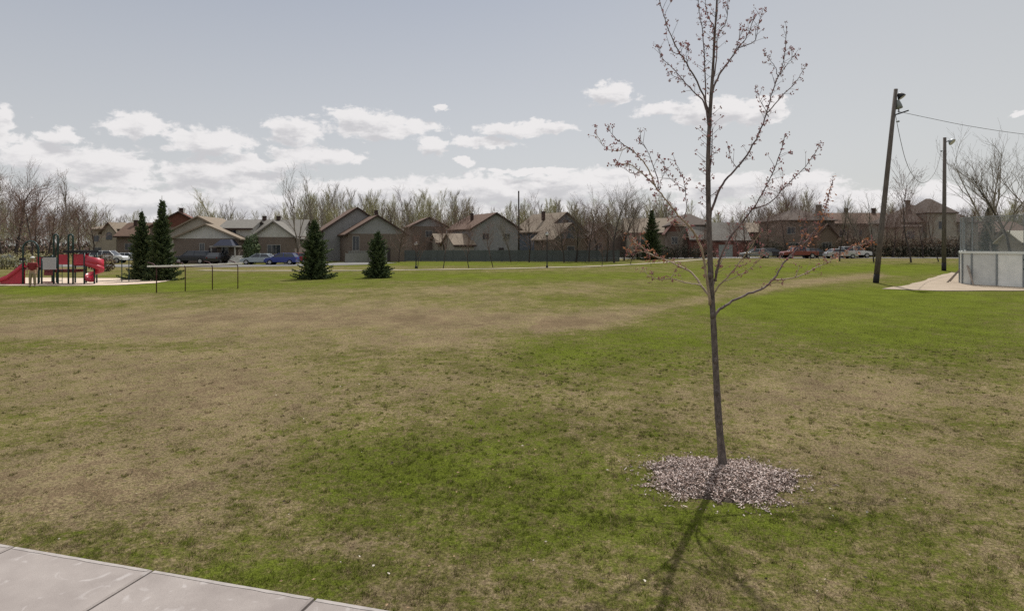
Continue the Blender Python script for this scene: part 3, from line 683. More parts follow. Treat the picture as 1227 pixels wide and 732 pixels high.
# far wood behind the houses: reads as one mass
def far_wood():
    r = random.Random(3); protos = []
    for k, (kw, mi) in enumerate([(dict(seed=21, H=13, rt=.12, form='aspen', dens=.85, tw=.026, fleck=.5, clear=.05, wig=.05), 0), (dict(seed=22, H=13, rt=.12, form='aspen', dens=.8, tw=.026, fleck=.15, clear=.1, wig=.06), 1),
                              (dict(seed=23, H=12, rt=.12, form='up', dens=.7, tw=.026, fleck=.2, clear=.1, wig=.08), 2), (dict(seed=24, H=13, rt=.11, form='aspen', dens=.9, tw=.026, fleck=.8, clear=.04, wig=.05), 0)]):
        tr, cr = gen_tree(**kw); V = []; T = []; MI = []
        for mb, base in ((tr, 3), (cr, mi)):
            o = len(V); V += mb.v
            for f, m_ in zip(mb.f, mb.m):
                f = [q + o for q in f]; mm = 4 if m_ == 1 else base
                T.append(f[:3]); MI.append(mm)
                if len(f) == 4: T.append([f[0], f[2], f[3]]); MI.append(mm)
        protos.append((np.array(V), np.array(T), np.array(MI)))
    VV = []; TT = []; MM = []; off = 0
    top = [(-100, 212), (30, 240), (75, 250), (110, 250), (200, 250), (260, 246), (300, 250), (380, 232), (450, 226), (520, 234), (560, 240), (620, 240), (670, 236), (720, 244), (760, 236), (830, 246), (900, 244), (960, 238), (1030, 246), (1150, 246), (1330, 230)]
    for k in range(620):
        px = -110 + 1440 * (k + r.random()) / 620; D = r.uniform(132, 185)
        ty = 7 + np.interp(px, [t[0] for t in top], [t[1] for t in top]) + r.choice([r.gauss(3, 4), r.uniform(6, 18), r.uniform(8, 26)]) + 5 * math.sin(px * .045) + 3 * math.sin(px * .11)
        H = CAMZ + (HY - ty) / F * D
        V, T, MI = protos[r.choice([0, 0, 1, 2, 3])]; s = H / 13.0; a = r.random() * 6.28
        Rz = np.array([[math.cos(a), -math.sin(a), 0], [math.sin(a), math.cos(a), 0], [0, 0, 1]]) 
        W = (V * np.array([s * 1.0, s * 1.0, s])) @ Rz.T + np.array([(px - CX) / F * D, D, 0])
        VV.append(W); TT.append(T + off); MM.append(MI); off += len(V)
    bV = []; bT = []; nB = 26000
    rb = np.random.default_rng(5); bx = rb.random(nB); D = 128 + 10 * rb.random(nB); X = ((-130 + 1480 * bx) - CX) / F * D
    Z = (2.6 + 1.6 * np.sin(X * .35) * np.sin(X * .11 + 1)) * rb.random(nB) ** .8 + .1
    c = np.stack([X, D, Z], 1); u = rb.normal(0, .35, (nB, 3)); v = rb.normal(0, .22, (nB, 3)); u[:, 2] = np.abs(u[:, 2]) + .2
    VV.append(np.stack([c, c + u, c + v], 1).reshape(-1, 3)); TT.append(np.arange(nB * 3).reshape(-1, 3) + off); MM.append(rb.choice([1, 2, 2, 5], nB)); off += nB * 3
    o = np_mesh('woods', np.concatenate(VV), np.concatenate(TT), [M['twig_olive'], M['twig_grey'], M['twig_red'], M['bark_grey'], M['fleck_olive'], M['hedge_dark']], np.concatenate(MM))
    tag(o, 'leafless olive and grey wood filling the skyline behind the houses', 'woods', kind='stuff')
    return off
far_wood()

# ------------------------------------------------------------------ spruces and leafy plants
def spruce_mesh(seed, H, Rb, whorl=.16, tipn=1.0):
    r = random.Random(seed); tr = MB(); cr = MB()
    tr.tube([(0, 0, -.05), (0, 0, H * .5), (0, 0, H)], [H * .018, H * .010, .006], 7)
    z = .06; ph_ = r.random() * 6
    while z < H * .985:
        q = z / H; L = Rb * (1 - q) ** .85 * r.uniform(.68, 1.2) + .07
        nb = max(6, int(11 * (1 - q) + 5)); a0 = r.random() * 6.28
        for k in range(nb):
            a = a0 + 6.283 * k / nb + r.gauss(0, .12); l = L * r.choice([r.uniform(.4, .75), r.uniform(.75, 1.05), r.uniform(1.0, 1.35)]) * (1 + .22 * math.sin(a * 2 + z * 2.3 + ph_)); droop = -.22 + .55 * q
            d = Vector((math.cos(a), math.sin(a), 0)); sid = Vector((-d.y, d.x, 0))
            ns = max(3, int(l / .09)); prev = Vector((0, 0, z))
            for j in range(1, ns + 1):
                t = j / ns; p = d * l * t + Vector((0, 0, z + l * (droop * t + .28 * t * t)))
                for sgn in (-1, 1, -.5, .5):
                    sl_ = (.12 + .17 * (1 - t)) * (.6 + .5 * r.random()) * min(1, l / .5 + .12)
                    tip = p + sid * sgn * sl_ + d * sl_ * .9 + Vector((0, 0, r.gauss(-.03, .06)))
                    mid = p.lerp(tip, .5); w = .045
                    cr.add([p, mid + Vector((0, 0, -w)) - sid * .01, tip, mid + Vector((0, 0, w * .7)) + sid * .01], [(0, 1, 2), (0, 2, 3)], 1 if (t > .75 and r.random() < .5) else 0)
                    cr.add([p, mid + d * w, tip, mid - d * w], [(0, 1, 2), (0, 2, 3)], 1 if (t > .8 and r.random() < .4) else 0)
                prev = p
        z += whorl * (.50 + .25 * (1 - q)) * r.uniform(.8, 1.2)
    for k in range(14):
        a = k * 1.9; z0 = H * (.93 + .006 * k); cr.add([(0, 0, z0), (math.cos(a) * .10 * (1.2 - k / 14), math.sin(a) * .10 * (1.2 - k / 14), z0 + .10), (0, 0, z0 + .06)], [(0, 1, 2)], k % 2)
    cr.tube([(0, 0, H * .95), (0, 0, H * 1.05)], [.025, .012], 4)
    return tr, cr
def spruce(px, D, H, Rb, seed, label, rz=0):
    o = thing('spruce_tree', label, 'tree', GX(px, D), rz, 'dark green spruces'); tr, cr = spruce_mesh(seed, H, Rb * .84)
    tr.build('trunk', M['bark_dark'], o); cr.build('crown', [M['needle'], M['needle_tip']], o); return o
spruce(170, 45.7, 4.95, .95, 1, 'dark narrow spruce at the edge of the playground, shorter of the pair')
spruce(194, 44.6, 5.75, 1.08, 2, 'tallest dark spruce, standing behind the white plank railing')
spruce(377, 46.7, 4.35, 1.42, 3, 'dark spruce in front of the blue car and the two-gable house')
spruce(453, 48.3, 3.55, 1.15, 4, 'smallest spruce on the lawn, in front of the two-gable house')
spruce(781, 99, 7.9, 2.1, 5, 'distant tall spruce before the tan roof right of the board fence')
spruce(1184, 108, 8.6, 1.5, 6, 'distant narrow spruce tip behind the rink netting')

def clump(mb, c, rx, ry, rz, n, size, r, mi=0, shell=.55):
    for k in range(n):
        d = Vector((r.gauss(0, 1), r.gauss(0, 1), r.gauss(0, 1))).normalized(); q = shell + (1 - shell) * r.random() ** .6
        q *= 1 + .13 * math.sin(d.x * 6 + c[0] * 3) + .1 * math.sin(d.z * 9 + c[1])
        p = Vector((c[0] + d.x * rx * q, c[1] + d.y * ry * q, max(.02, c[2] + d.z * rz * q)))
        u = Vector((r.gauss(0, 1), r.gauss(0, 1), r.gauss(0, 1))).normalized() * size * r.uniform(.5, 1.3); v = u.cross(d + Vector((.1, .2, .3))).normalized() * size * .6
        mb.add([p - u, p - v, p + u, p + v], [(0, 1, 2, 3)], mi if r.random() < .85 else 1 - mi)
def shrub(px, D, w, h, label, mats, n=700, cat='shrub', name='shrub', dep=None, size=.09, tall=False):
    o = thing(name, label, cat, GX(px, D)); r = random.Random(int(px * 7 + D)); b = MB()
    nl = max(1, int(w / max(h, .8) * 1.6))
    for k in range(nl):
        x = 0 if nl == 1 else -w / 2 + w * (k + .5) / nl
        clump(b, (x, r.uniform(-.15, .15), h * .48), max(w / nl * .75, .3), dep or w / nl * .7, h * r.uniform(.48, .56), int(n / nl), size, r)
    b.build('foliage', mats, o)
    t = MB()
    for k in range(5 * nl):
        x = r.uniform(-w * .35, w * .35); t.tube([(x, r.uniform(-.1, .1), -.05), (x + r.uniform(-.15, .15), r.uniform(-.1, .1), h * .7)], [.03, .01], 4)
    t.build('stem', M['bark_dark'], o); return o
HG = [M['hedge_dark'], M['hedge_brown']]; HB = [M['hedge_brown'], M['hedge_dark']]
shrub(302, 84, 1.5, 4.1, 'dense dark green cedar column at the corner of the pale gabled house', [M['needle'], M['needle_tip']], 2600, 'cedar', 'cedar_shrub', size=.13)
shrub(124, 60, 1.6, 1.6, 'round reddish brown bush in front of the white parked cars', HB, 1300)
shrub(8, 66, 8.5, 1.7, 'long olive brown bushes behind the straight slide', [M['twig_olive'], M['hedge_brown']], 3500)
shrub(818, 101, 5.5, 2.2, 'dark low bushes before the brown brick house', HG, 2500)
shrub(843, 98, 3.5, 1.5, 'dark bush at the corner of the driveway by the garage', HG, 1600)
shrub(793, 99, 3.0, 1.9, 'dark shrub at the foot of the distant tall spruce', HG, 1400)
shrub(768, 101, 6.0, 2.0, 'dark hedge stretch left of the distant tall spruce', HG, 2500)
shrub(914, 102, 5.0, 2.6, 'dark bushes behind the low silver car on the street', HG, 2500)
shrub(940, 103, 4.0, 2.4, 'dark bushes between the low silver car and the pickup', HG, 2000)
shrub(990, 103, 3.2, 2.4, 'dark rounded shrub left of the long hedge', HG, 1800)
# long hedge behind the silver car
hd = thing('hedge', 'long dark hedge with a brown twiggy top running behind the lamp poles', 'hedge', GX(1085, 101)); r = random.Random(9)
lo = MB(); hi = MB()
for k in range(16):
    x = -10.2 + k * 1.36
    clump(lo, (x, r.uniform(-.2, .2), .95), 1.0, .9, 1.15 * r.uniform(.9, 1.08), 520, .12, r)
    clump(hi, (x, r.uniform(-.2, .2), 2.35), 1.1, .8, .85 * r.uniform(.8, 1.25), 330, .11, r)
lo.build('foliage', HG, hd); hi.build('twiggy_top', HB, hd, False)['label'] = 'brown leafless twigs along the top of the hedge'

# ------------------------------------------------------------------ houses
class House:
    def __init__(s, name, label, px, D, rot=0, cat='house'):
        s.loc = GX(px, D); s.rot = R(rot); s.o = thing(name, label, cat, s.loc, s.rot)
        s.roof = None
    def local(s, px, D):
        p = GX(px, D) - s.loc; c, q = math.cos(s.rot), math.sin(s.rot)
        return p.x * c + p.y * q, -p.x * q + p.y * c
    def vol(s, ox, oy, w, dep, eave, ridge, wall, roof, gable=None, kind='gable', ov=.45, trim=None, wl=None, base=0):
        h = w / 2; b = MB(); gb = MB(); rf = MB(); th = .16
        b.box(ox - h, ox + h, oy, oy + dep, -.6 if not base else base, eave)
        b.build('wall', wall, s.o)
        if kind == 'gable':     # ridge runs back
            e = (ridge - eave) / h
            gb.add([(ox - h, oy, eave), (ox + h, oy, eave), (ox, oy, ridge - .04), (ox - h, oy + dep, eave), (ox + h, oy + dep, eave), (ox, oy + dep, ridge - .04)], [(0, 1, 2), (5, 4, 3), (0, 2, 5, 3), (1, 4, 5, 2)])
            for sg in (-1, 1):
                x1 = ox + sg * (h + ov); z1 = eave - e * ov
                a = [(ox, oy - ov, ridge), (ox, oy + dep + ov, ridge), (x1, oy + dep + ov, z1), (x1, oy - ov, z1)]
                rf.add(a + [(x, y, z + th) for x, y, z in a], [(3, 2, 1, 0) if sg > 0 else (0, 1, 2, 3), (4, 5, 6, 7), (0, 1, 5, 4), (1, 2, 6, 5), (2, 3, 7, 6), (3, 0, 4, 7)])
                s.trimb = MB()
                x0 = ox; s.trimb.add([(x0, oy - ov - .03, ridge - .06), (x1, oy - ov - .03, z1 - .06), (x1, oy - ov - .03, z1 + th + .02), (x0, oy - ov - .03, ridge + th + .02),
                                   (x0, oy - ov, ridge - .06), (x1, oy - ov, z1 - .06), (x1, oy - ov, z1 + th + .02), (x0, oy - ov, ridge + th + .02)], [(0, 1, 2, 3), (0, 4, 5, 1), (3, 2, 6, 7), (1, 5, 6, 2)])
                s.trimb.build('fascia', trim or M['trim_dark'], s.o)
        elif kind == 'side':    # ridge parallel to the front
            hd_ = dep / 2; yc = oy + hd_; e = (ridge - eave) / hd_
            gb.add([(ox - h, oy, eave), (ox - h, oy + dep, eave), (ox - h, yc, ridge - .04), (ox + h, oy, eave), (ox + h, oy + dep, eave), (ox + h, yc, ridge - .04)], [(0, 2, 1), (3, 4, 5), (0, 3, 5, 2), (1, 2, 5, 4)])
            for sg in (-1, 1):
                y1 = yc + sg * (hd_ + ov); z1 = eave - e * ov
                a = [(ox - h - ov, yc, ridge), (ox + h + ov, yc, ridge), (ox + h + ov, y1, z1), (ox - h - ov, y1, z1)]
                rf.add(a + [(x, y, z + th) for x, y, z in a], [(0, 1, 2, 3), (7, 6, 5, 4), (0, 4, 5, 1), (1, 5, 6, 2), (2, 6, 7, 3), (3, 7, 4, 0)])
            fb = MB(); z1 = eave - e * ov; fb.box(ox - h - ov, ox + h + ov, oy - ov - .05, oy - ov, z1 - .12, z1 + th * .8); fb.build('fascia', trim or M['trim_dark'], s.o)
        else:                   # hip
            hd_ = dep / 2; rl = max(.4, h - hd_ * .9); yc = oy + hd_
            a = [(ox - h - ov, oy - ov, eave), (ox + h + ov, oy - ov, eave), (ox + h + ov, oy + dep + ov, eave), (ox - h - ov, oy + dep + ov, eave)]
            t_ = [(ox - rl, yc, ridge), (ox + rl, yc, ridge)]
            rf.add(a + [(x, y, z + th) for x, y, z in a] + t_, [(3, 2, 1, 0), (0, 1, 5, 4), (1, 2, 6, 5), (2, 3, 7, 6), (3, 0, 4, 7), (4, 5, 9, 8), (5, 6, 9), (6, 7, 8, 9), (7, 4, 8)])
        if gb.v: gb.build('gable', gable or wall, s.o)
        s.roof = rf.build('roof', roof, s.o); return s
    def win(s, x, z, w, h, y=0, trim=None, bars=1, shutter=None):
        b = MB(); t = .07
        b.box(x - w / 2 - t, x + w / 2 + t, y - .05, y + .02, z, z + t); b.box(x - w / 2 - t, x + w / 2 + t, y - .05, y + .02, z + h - t, z + h)
        b.box(x - w / 2 - t, x - w / 2, y - .05, y + .02, z + t, z + h - t); b.box(x + w / 2, x + w / 2 + t, y - .05, y + .02, z + t, z + h - t)
        for k in range(bars):
            q = x - w / 2 + w * (k + 1) / (bars + 1); b.box(q - .025, q + .025, y - .045, y + .02, z + t, z + h - t)
        f = b.build('window', trim or M['trim_white'], s.o)
        g_ = MB(); g_.box(x - w / 2, x + w / 2, y - .02, y - .012, z + t, z + h - t); g_.build('pane', M['glass'], f)
        if shutter:
            for sg in (-1, 1):
                q = MB(); q.box(x + sg * (w / 2 + .28) - .17, x + sg * (w / 2 + .28) + .17, y - .06, y - .01, z, z + h); q.build('shutter', shutter, f)
        return s
    def door(s, x, w, h, y=0, m=None, z=0, name='door'):
        b = MB(); b.box(x - w / 2, x + w / 2, y - .04, y + .01, z, z + h)
        if name == 'garage_door':
            for k in range(4): b.box(x - w / 2 + .05, x + w / 2 - .05, y - .055, y - .03, z + .08 + k * h / 4, z + (k + .85) * h / 4)
        d = b.build(name, m or M['door_dark'], s.o)
        q = MB(); q.tube([(x + w * .36, y - .10, z + h * .48), (x + w * .42, y - .10, z + h * .48)], .025, 6); q.build('handle', M['galv'], d); return s
    def chim(s, x, y, z0, z1, w=.5, m=None):
        b = MB(); b.box(x - w / 2, x + w / 2, y - w / 2, y + w / 2, z0, z1); b.box(x - w / 2 - .06, x + w / 2 + .06, y - w / 2 - .06, y + w / 2 + .06, z1, z1 + .1)
        b.build('chimney', m or M['trim_dark'], s.roof); return s

G_ = 'houses round the park'
# two-gable house
h = House('house', 'brown roofed house with two stepped grey gables left of the board fence', 452, 95, 24)
h.vol(0, 0, 8.8, 9.5, 4.25, 6.95, M['brick_brown'], M['roof_brown'], M['siding_grey']).win(-3.2, 1.7, .9, 2.2, 0).door(1.5, 1.0, 2.1)
h.win(.2, 1.0, 2.0, 1.5, 0, bars=2).chim(1.0, 5.5, 6, 8.0)
ox, oy = h.local(428, 101); h.vol(ox, oy, 10.5, 9, 4.9, 8.5, M['siding_grey'], M['roof_brown'], M['siding_grey'])
b = MB()
for k in range(16): b.box(-4.6 + k * .36, -4.3 + k * .36, -1.9, -1.86, .02, 1.7 + .02 * (k % 2))
b.build('porch_screen', M['fence_pale'], h.o)
# grey siding gable
h = House('house', 'house with brown roof and tall pale grey gable behind the board fence', 594, 104, 26)
h.vol(0, 0, 8.6, 11.5, 5.3, 7.8, M['siding_grey'], M['roof_brown'], M['siding_grey']).win(-1.8, 3.4, 1.1, 1.1).win(2.0, 3.4, 1.1, 1.1).chim(-2, 5.5, 6.6, 7.9, .45)
h.vol(-6.0, -1.0, 3.4, 6, 2.6, 4.3, M['siding_beige'], M['roof_tan'], kind='side', ov=.3).door(1, .95, 2.1)
h = House('house', 'small far house with a narrow brown gable between the two-gable house and grey gable', 514, 112, 18)
h.vol(0, 0, 6.2, 8, 5.9, 7.4, M['brick_brown'], M['roof_brown'], M['siding_grey']).win(0, 4.0, 1.1, 1.1)
ox, oy = h.local(542, 108); h.vol(ox, oy, 5, 6, 3.0, 4.4, M['siding_beige'], M['roof_tan'], kind='side')
h = House('house', 'house with slate blue gable and tan roof behind the park globe lamp', 678, 108, 30)
h.vol(0, 0, 8.4, 10.5, 5.0, 8.1, M['siding_blue'], M['roof_tan'], M['siding_blue']).win(-1, 3.0, 1.2, 1.1).chim(-1.9, 4.2, 6.9, 8.4, .5)
ox, oy = h.local(684, 101); h.vol(ox, oy, 6.4, 6, 3.6, 6.0, M['brick_brown'], M['roof_tan'], M['siding_blue']).win(ox, 1.2, 1.4, 1.2, oy).chim(ox + 1.2, oy + 3, 5, 6.6, .5)
# left group
h = House('house', 'low wide house with cream gable over brown brick behind the dark blue suv', 247, 88, 2)
h.vol(0, 0, 9.0, 9, 3.45, 5.35, M['brick_brown'], M['roof_tan'], M['siding_pale'], trim=M['roof_tan']).door(.9, 1.1, 2.1)
h.win(-.55, 1.3, .6, 1.5, 0).win(2.6, 1.2, .9, 1.6, 0)
ox, oy = h.local(238, 94); h.vol(ox, oy, 9.0, 8, 4.4, 6.75, M['siding_beige'], M['roof_tan'], M['siding_beige'], trim=M['roof_tan'])
ox, oy = h.local(283, 91); h.vol(ox, oy, 4.2, 6, 5.0, 6.1, M['siding_pale'], M['roof_grey'], kind='side').win(ox - .9, 3.2, .8, 1.5, oy, shutter=M['awning']).win(ox + 1.5, 1.6, .8, 1.6, oy)
b = MB(); b.box(1.4, 5.0, -2.2, 0, 2.28, 2.42); pr = b.build('porch_roof', M['trim_white'], h.o)
b = MB(); vs_ = [(1.9, -2.3, 2.43), (4.6, -2.3, 2.43), (4.6, 0, 2.43), (1.9, 0, 2.43), (2.6, -1.4, 3.3), (3.9, -1.4, 3.3), (3.9, -.1, 3.3), (2.6, -.1, 3.3)]
b.add(vs_, [(3, 2, 1, 0), (0, 1, 5, 4), (1, 2, 6, 5), (2, 3, 7, 6), (3, 0, 4, 7), (4, 5, 6, 7)]); b.build('awning', M['awning'], pr)
b = MB()
for x in (1.6, 4.8): b.box(x - .07, x + .07, -2.1, -1.96, 0, 2.28)
b.build('porch_post', M['trim_white'], h.o)
b = MB()
for k in range(6): b.box(4.3, 5.9, -3.4 + k * .3, -3.1 + k * .3, 0, .18 * (k + 1))
b.build('steps', M['siding_pale'], h.o)
h = House('house', 'house with steep dark red roof behind the cream gabled house', 214, 106, 20)
h.vol(0, 0, 8.5, 9, 5.6, 8.1, M['brick_brown'], M['roof_red'], M['roof_red']).chim(.2, 1.5, 7.5, 8.8, .6)
h = House('house', 'grey roofed house with pale front gable behind the silver sedan', 318, 92, 4)
h.vol(0, 0, 9.6, 9, 3.9, 6.3, M['brick_brown'], M['roof_grey'], M['siding_pale'], kind='side').win(-3.4, 1.1, 1.0, 2.0).chim(-1.5, 4.4, 6, 6.9, .5).chim(.6, 4.4, 6, 6.9, .5)
h.vol(1.6, -1.2, 6.0, 4.5, 3.7, 5.9, M['brick_brown'], M['roof_grey'], M['siding_pale'], trim=M['roof_grey']).win(1.6, 1.2, 1.8, 1.4, -1.2, bars=2)
h = House('house', 'beige stucco house with an arched upper window above the white cars', 131, 124, 0)
h.vol(0, 0, 7.5, 8, 5.6, 7.2, M['stucco'], M['roof_tan'], kind='hip')
h.vol(.6, -1, 2.8, 2, 5.2, 6.9, M['stucco'], M['roof_tan'], M['stucco'])
b = MB(); pts = [(.0, 3.6), (1.2, 3.6), (1.2, 4.5)] + [(.6 + .6 * math.cos(t), 4.5 + .6 * math.sin(t)) for t in np.linspace(.3, 2.84, 7)] + [(.0, 4.5)]
b.add([(x, -1.06, z) for x, z in pts] + [(x, -.98, z) for x, z in pts], [tuple(range(len(pts)))] + [(k, (k + 1) % len(pts), (k + 1) % len(pts) + len(pts), k + len(pts)) for k in range(len(pts))])
f = b.build('window', M['glass'], h.o); h.win(-2.6, 3.2, 1.2, 1.3).win(-2.4, .8, 1.6, 1.3)
h = House('house', 'brown roofed brick house partly hidden by the pair of tall spruces', 172, 116, 3)
h.vol(0, 0, 9.6, 9, 4.3, 6.7, M['brick_brown'], M['roof_brown'], kind='side').win(-2.6, 1.6, 1.4, 1.3).win(2, 1.6, 1.4, 1.3).chim(-3.2, 3.5, 5.6, 7.2, .6)
# right group
h = House('house', 'tan roofed house behind the distant spruce', 792, 119, -4)
h.vol(0, 0, 12.5, 9, 4.6, 7.3, M['stucco'], M['roof_tan'], kind='side').win(-4, 2, 1.5, 1.3).win(3, 2, 1.5, 1.3)
h = House('house', 'brown brick house with a dark red gable behind the young maple trunk', 829, 108, -6)
h.vol(0, 0, 6.8, 9, 5.4, 7.7, M['brick_tan'], M['roof_dark'], kind='hip').win(-1.6, 3.5, 1.1, 1.3).win(1.4, 3.5, 1.1, 1.3).win(1.2, .9, 1.6, 1.3)
h.vol(-3.0, -.8, 2.6, 3, 4.4, 6.2, M['brick_brown'], M['roof_red'], M['roof_red']).win(-3.0, 2.2, 1.0, 1.3, -.8)
h = House('garage', 'red brick garage with grey shingle roof and a pale green door', 876, 104, 0, 'garage')
h.vol(0, 0, 5.6, 6.5, 3.0, 5.7, M['brick_red'], M['roof_grey'], kind='side').door(-.9, 2.3, 2.05, m=M['door_pale'], name='garage_door')
h.vol(-4.4, 1.6, 3.4, 5, 3.2, 5.6, M['brick_red'], M['roof_grey'], kind='side')
h = House('house', 'large dark brown brick house with a high roof behind the pickup', 968, 112, 0)
h.vol(0, 0, 9.6, 10, 6.3, 8.7, M['brick_brown'], M['roof_dark'], kind='hip')
h.vol(2.8, -1.2, 3.6, 3, 3.6, 5.6, M['brick_tan'], M['roof_brown'], M['brick_tan']).win(2.8, 1, 1.6, 1.5, -1.2, bars=2)
h.win(-3, 3.9, 1.4, 1.4).win(-.6, 3.9, 1.4, 1.4).win(-2.6, 1, 1.8, 1.4, bars=2).chim(4.2, 4.6, 7.5, 9.4, .8, M['brick_brown'])
h = House('house', 'long tan row house with brown roof behind the slender bare trees', 1038, 121, 0)
h.vol(0, 0, 12.0, 9, 6.2, 8.3, M['brick_tan'], M['roof_brown'], kind='side').chim(-1.5, 4.5, 8, 9.3, .6).chim(4.0, 4.5, 8, 9.3, .6)
for x in (-4.5, -1.5, 1.5, 4.5): h.win(x, 3.7, 1.2, 1.3)
h = House('house', 'big beige house with a stepped roof behind the straight lamp pole', 1127, 108, 0)
h.vol(0, 0, 13.0, 10, 5.8, 9.2, M['siding_beige'], M['roof_dark'], kind='hip')
h.vol(-.2, -.6, 5.0, 7, 7.4, 10.2, M['siding_beige'], M['roof_dark'], kind='hip', ov=.3)
h.vol(-5.8, -1.0, 3.4, 6, 5.0, 7.0, M['stucco'], M['roof_dark'], kind='hip', ov=.3)
h.win(-.2, 4.7, 1.1, 1.4, -.6).win(3.6, 4.1, 1.2, 1.4).win(-3.3, 4.1, 1.0, 1.4).win(-5.8, 3.0, 1.2, 1.4, -1.0).win(3.6, 1, 1.8, 1.4, bars=2)
h.chim(-3.1, 4.0, 8.2, 9.9, .6, M['brick_brown'])
h = House('shed', 'low cream walled building seen behind the rink netting', 1250, 80, 0, 'shed')
h.vol(0, 0, 5.2, 4, 2.6, 3.9, M['stucco'], mat('roof_cream', (.52, .49, .40), .8, .1), kind='side').door(-1, 1, 2)
h = House('house', 'far brown roofed house between the rink netting and the beige stepped roof house', 1200, 122, 0)
h.vol(0, 0, 11, 9, 4.6, 6.6, M['brick_brown'], M['roof_brown'], kind='side').win(-3, 1.6, 1.5, 1.3).win(2, 1.6, 1.5, 1.3)
h = House('house', 'far tan roofed house between the red garage and the big brown brick house', 915, 124, 0)
h.vol(0, 0, 7.5, 8, 4.6, 6.4, M['brick_tan'], M['roof_tan'], kind='side').win(-2, 1.6, 1.5, 1.3).win(2, 1.6, 1.5, 1.3)
h = House('house', 'far house with brown gable seen through the brown trees left of the spruce', 728, 122, 20)
h.vol(0, 0, 8, 8, 4.2, 6.6, M['brick_brown'], M['roof_dark'], M['brick_brown']).win(-2, 1.6, 1.5, 1.3)

# ------------------------------------------------------------------ board fence
def board_fence(pa, pb, H, m, label, post=2.4):
    a = GX(*pa); c = GX(*pb); d = c - a; Ln = d.length; ang = math.atan2(d.y, d.x)
    o = thing('board_fence', label, 'fence', a, ang); n = int(Ln / post); r = random.Random(int(Ln))
    for k in range(n):
        b = MB(); x0 = k * Ln / n + .05; x1 = (k + 1) * Ln / n - .05; nb = int((x1 - x0) / .15)
        for j in range(nb):
            q0 = x0 + (x1 - x0) * j / nb; b.box(q0 + .004, q0 + (x1 - x0) / nb - .004, -.02, .0, .04, H + r.uniform(-.03, .03))
        b.box(x0, x1, .003, .05, .4, .5); b.box(x0, x1, .003, .05, H - .4, H - .3); b.build('fence_panel', m, o)
    for k in range(n + 1):
        b = MB(); x = k * Ln / n; b.box(x - .05, x + .05, -.05, .05, -.3, H + .08); b.build('post', m, o)
board_fence((466, 97), (742, 93.5), 1.75, M['fence'], 'long dark weathered board fence in front of the houses')
board_fence((414, 89), (440, 92), 1.35, M['fence_pale'], 'short pale board fence in front of the two-gable house')

# ------------------------------------------------------------------ lamps and poles
def globe_lamp(px, D, H, label):
    o = thing('park_lamp', label, 'lamp', GX(px, D), 0, 'park lamps by the footpath')
    b = MB(); b.tube([(0, 0, 0), (0, 0, .25), (0, 0, .32), (0, 0, H - .45)], [.13, .12, .06, .045], 10); b.build('post', M['black'], o)
    b = MB(); b.tube([(0, 0, H - .47), (0, 0, H - .38)], [.12, .14], 10); b.tube([(0, 0, H - .04), (0, 0, H + .05)], [.17, .03], 10); b.build('lamp_cap', M['black'], o)
    b = MB(); b.ball((0, 0, H - .21), .18, 0, 12, 8); b.build('globe', M['lens'], o, True)
globe_lamp(655.5, 69.5, 3.95, 'black park lamp with a pale globe standing by the footpath')
globe_lamp(498.5, 67.5, 2.85, 'short park lamp with a pale globe beside the small bare tree')
o = thing('utility_pole', 'tall plain grey pole rising above the board fence', 'pole', GX(621.5, 98)); b = MB()
b.tube([(0, 0, -.2), (.02, 0, 5), (0, 0, 10.9)], [.15, .13, .11], 10); b.build('post', M['bark_dark'], o, True)
b = MB(); b.tube([(0, 0, 10.9), (0, 0, 11.0)], [.13, .10], 10); b.build('cap', M['black'], o)

def flood(parent, c, aim, rad, m=M['black'], ln=.35):
    c = Vector(c); aim = Vector(aim).normalized(); b = MB()
    b.tube([c - aim * ln, c - aim * ln * .75, c - aim * ln * .35, c], [rad * .35, rad * .6, rad * .9, rad], 14); o = b.build('floodlight', m, parent, True)
    b = MB(); b.tube([c + aim * .005, c + aim * .02], [rad * .93, rad * .9], 14); b.build('lens', M['lens'], o); return o
D1 = 41.7; basep = GX(1049.5, D1); topp = P(1073.5, 107, D1 - .3)
pl = thing('lamp_pole', 'leaning weathered wooden pole with dark floodlights at its top', 'lamp pole', basep, 0, 'wooden floodlight poles'); T_ = topp - basep
b = MB(); b.tube([T_ * -.01, T_ * .045], [.186, .182], 12); b.build('tarred_foot', M['tar'], pl, True)
b = MB(); b.tube([T_ * .045, T_ * .3, T_ * .6, T_ * 1.0], [.175, .165, .145, .118], 12); b.build('post', M['pole'], pl, True)
q = T_ * .985
flood(pl, q + Vector((.36, -.12, -.38)), (.45, -.3, -.75), .26)
flood(pl, q + Vector((.30, .10, -1.05)), (.3, .2, -.8), .22, M['galv'], .6)
b = MB(); b.tube([q + Vector((-.05, 0, -.2)), q + Vector((.25, -.05, -.2))], .035, 6); b.tube([q + Vector((-.15, 0, -1.55)), q + Vector((.85, 0, -1.22))], .05, 6)
b.tube([q + Vector((.2, .05, -.3)), q + Vector((.25, .05, -1.35))], .04, 6); b.build('bracket', M['black'], pl)
b = MB(); b.ball(q + Vector((.12, -.05, -1.95)), .1, 0, 8, 6, (1.3, .8, .7)); b.build('insulator', M['galv'], pl)
D2 = 60.; base2 = GX(1131, D2); top2 = P(1132, 165, D2)
p2 = thing('lamp_pole', 'straight wooden pole with a round floodlight on its right side', 'lamp pole', base2, 0, 'wooden floodlight poles'); T2 = top2 - base2
b = MB(); b.tube([T2 * -.01, T2 * .06], [.20, .197], 12); b.build('tarred_foot', M['tar'], p2, True)
b = MB(); b.tube([T2 * .06, T2 * .5, T2 * 1.0], [.19, .17, .14], 12); b.build('post', M['pole'], p2, True)
flood(p2, T2 + Vector((.62, -.18, -.48)), (.35, -.55, -.55), .34, M['galv'])
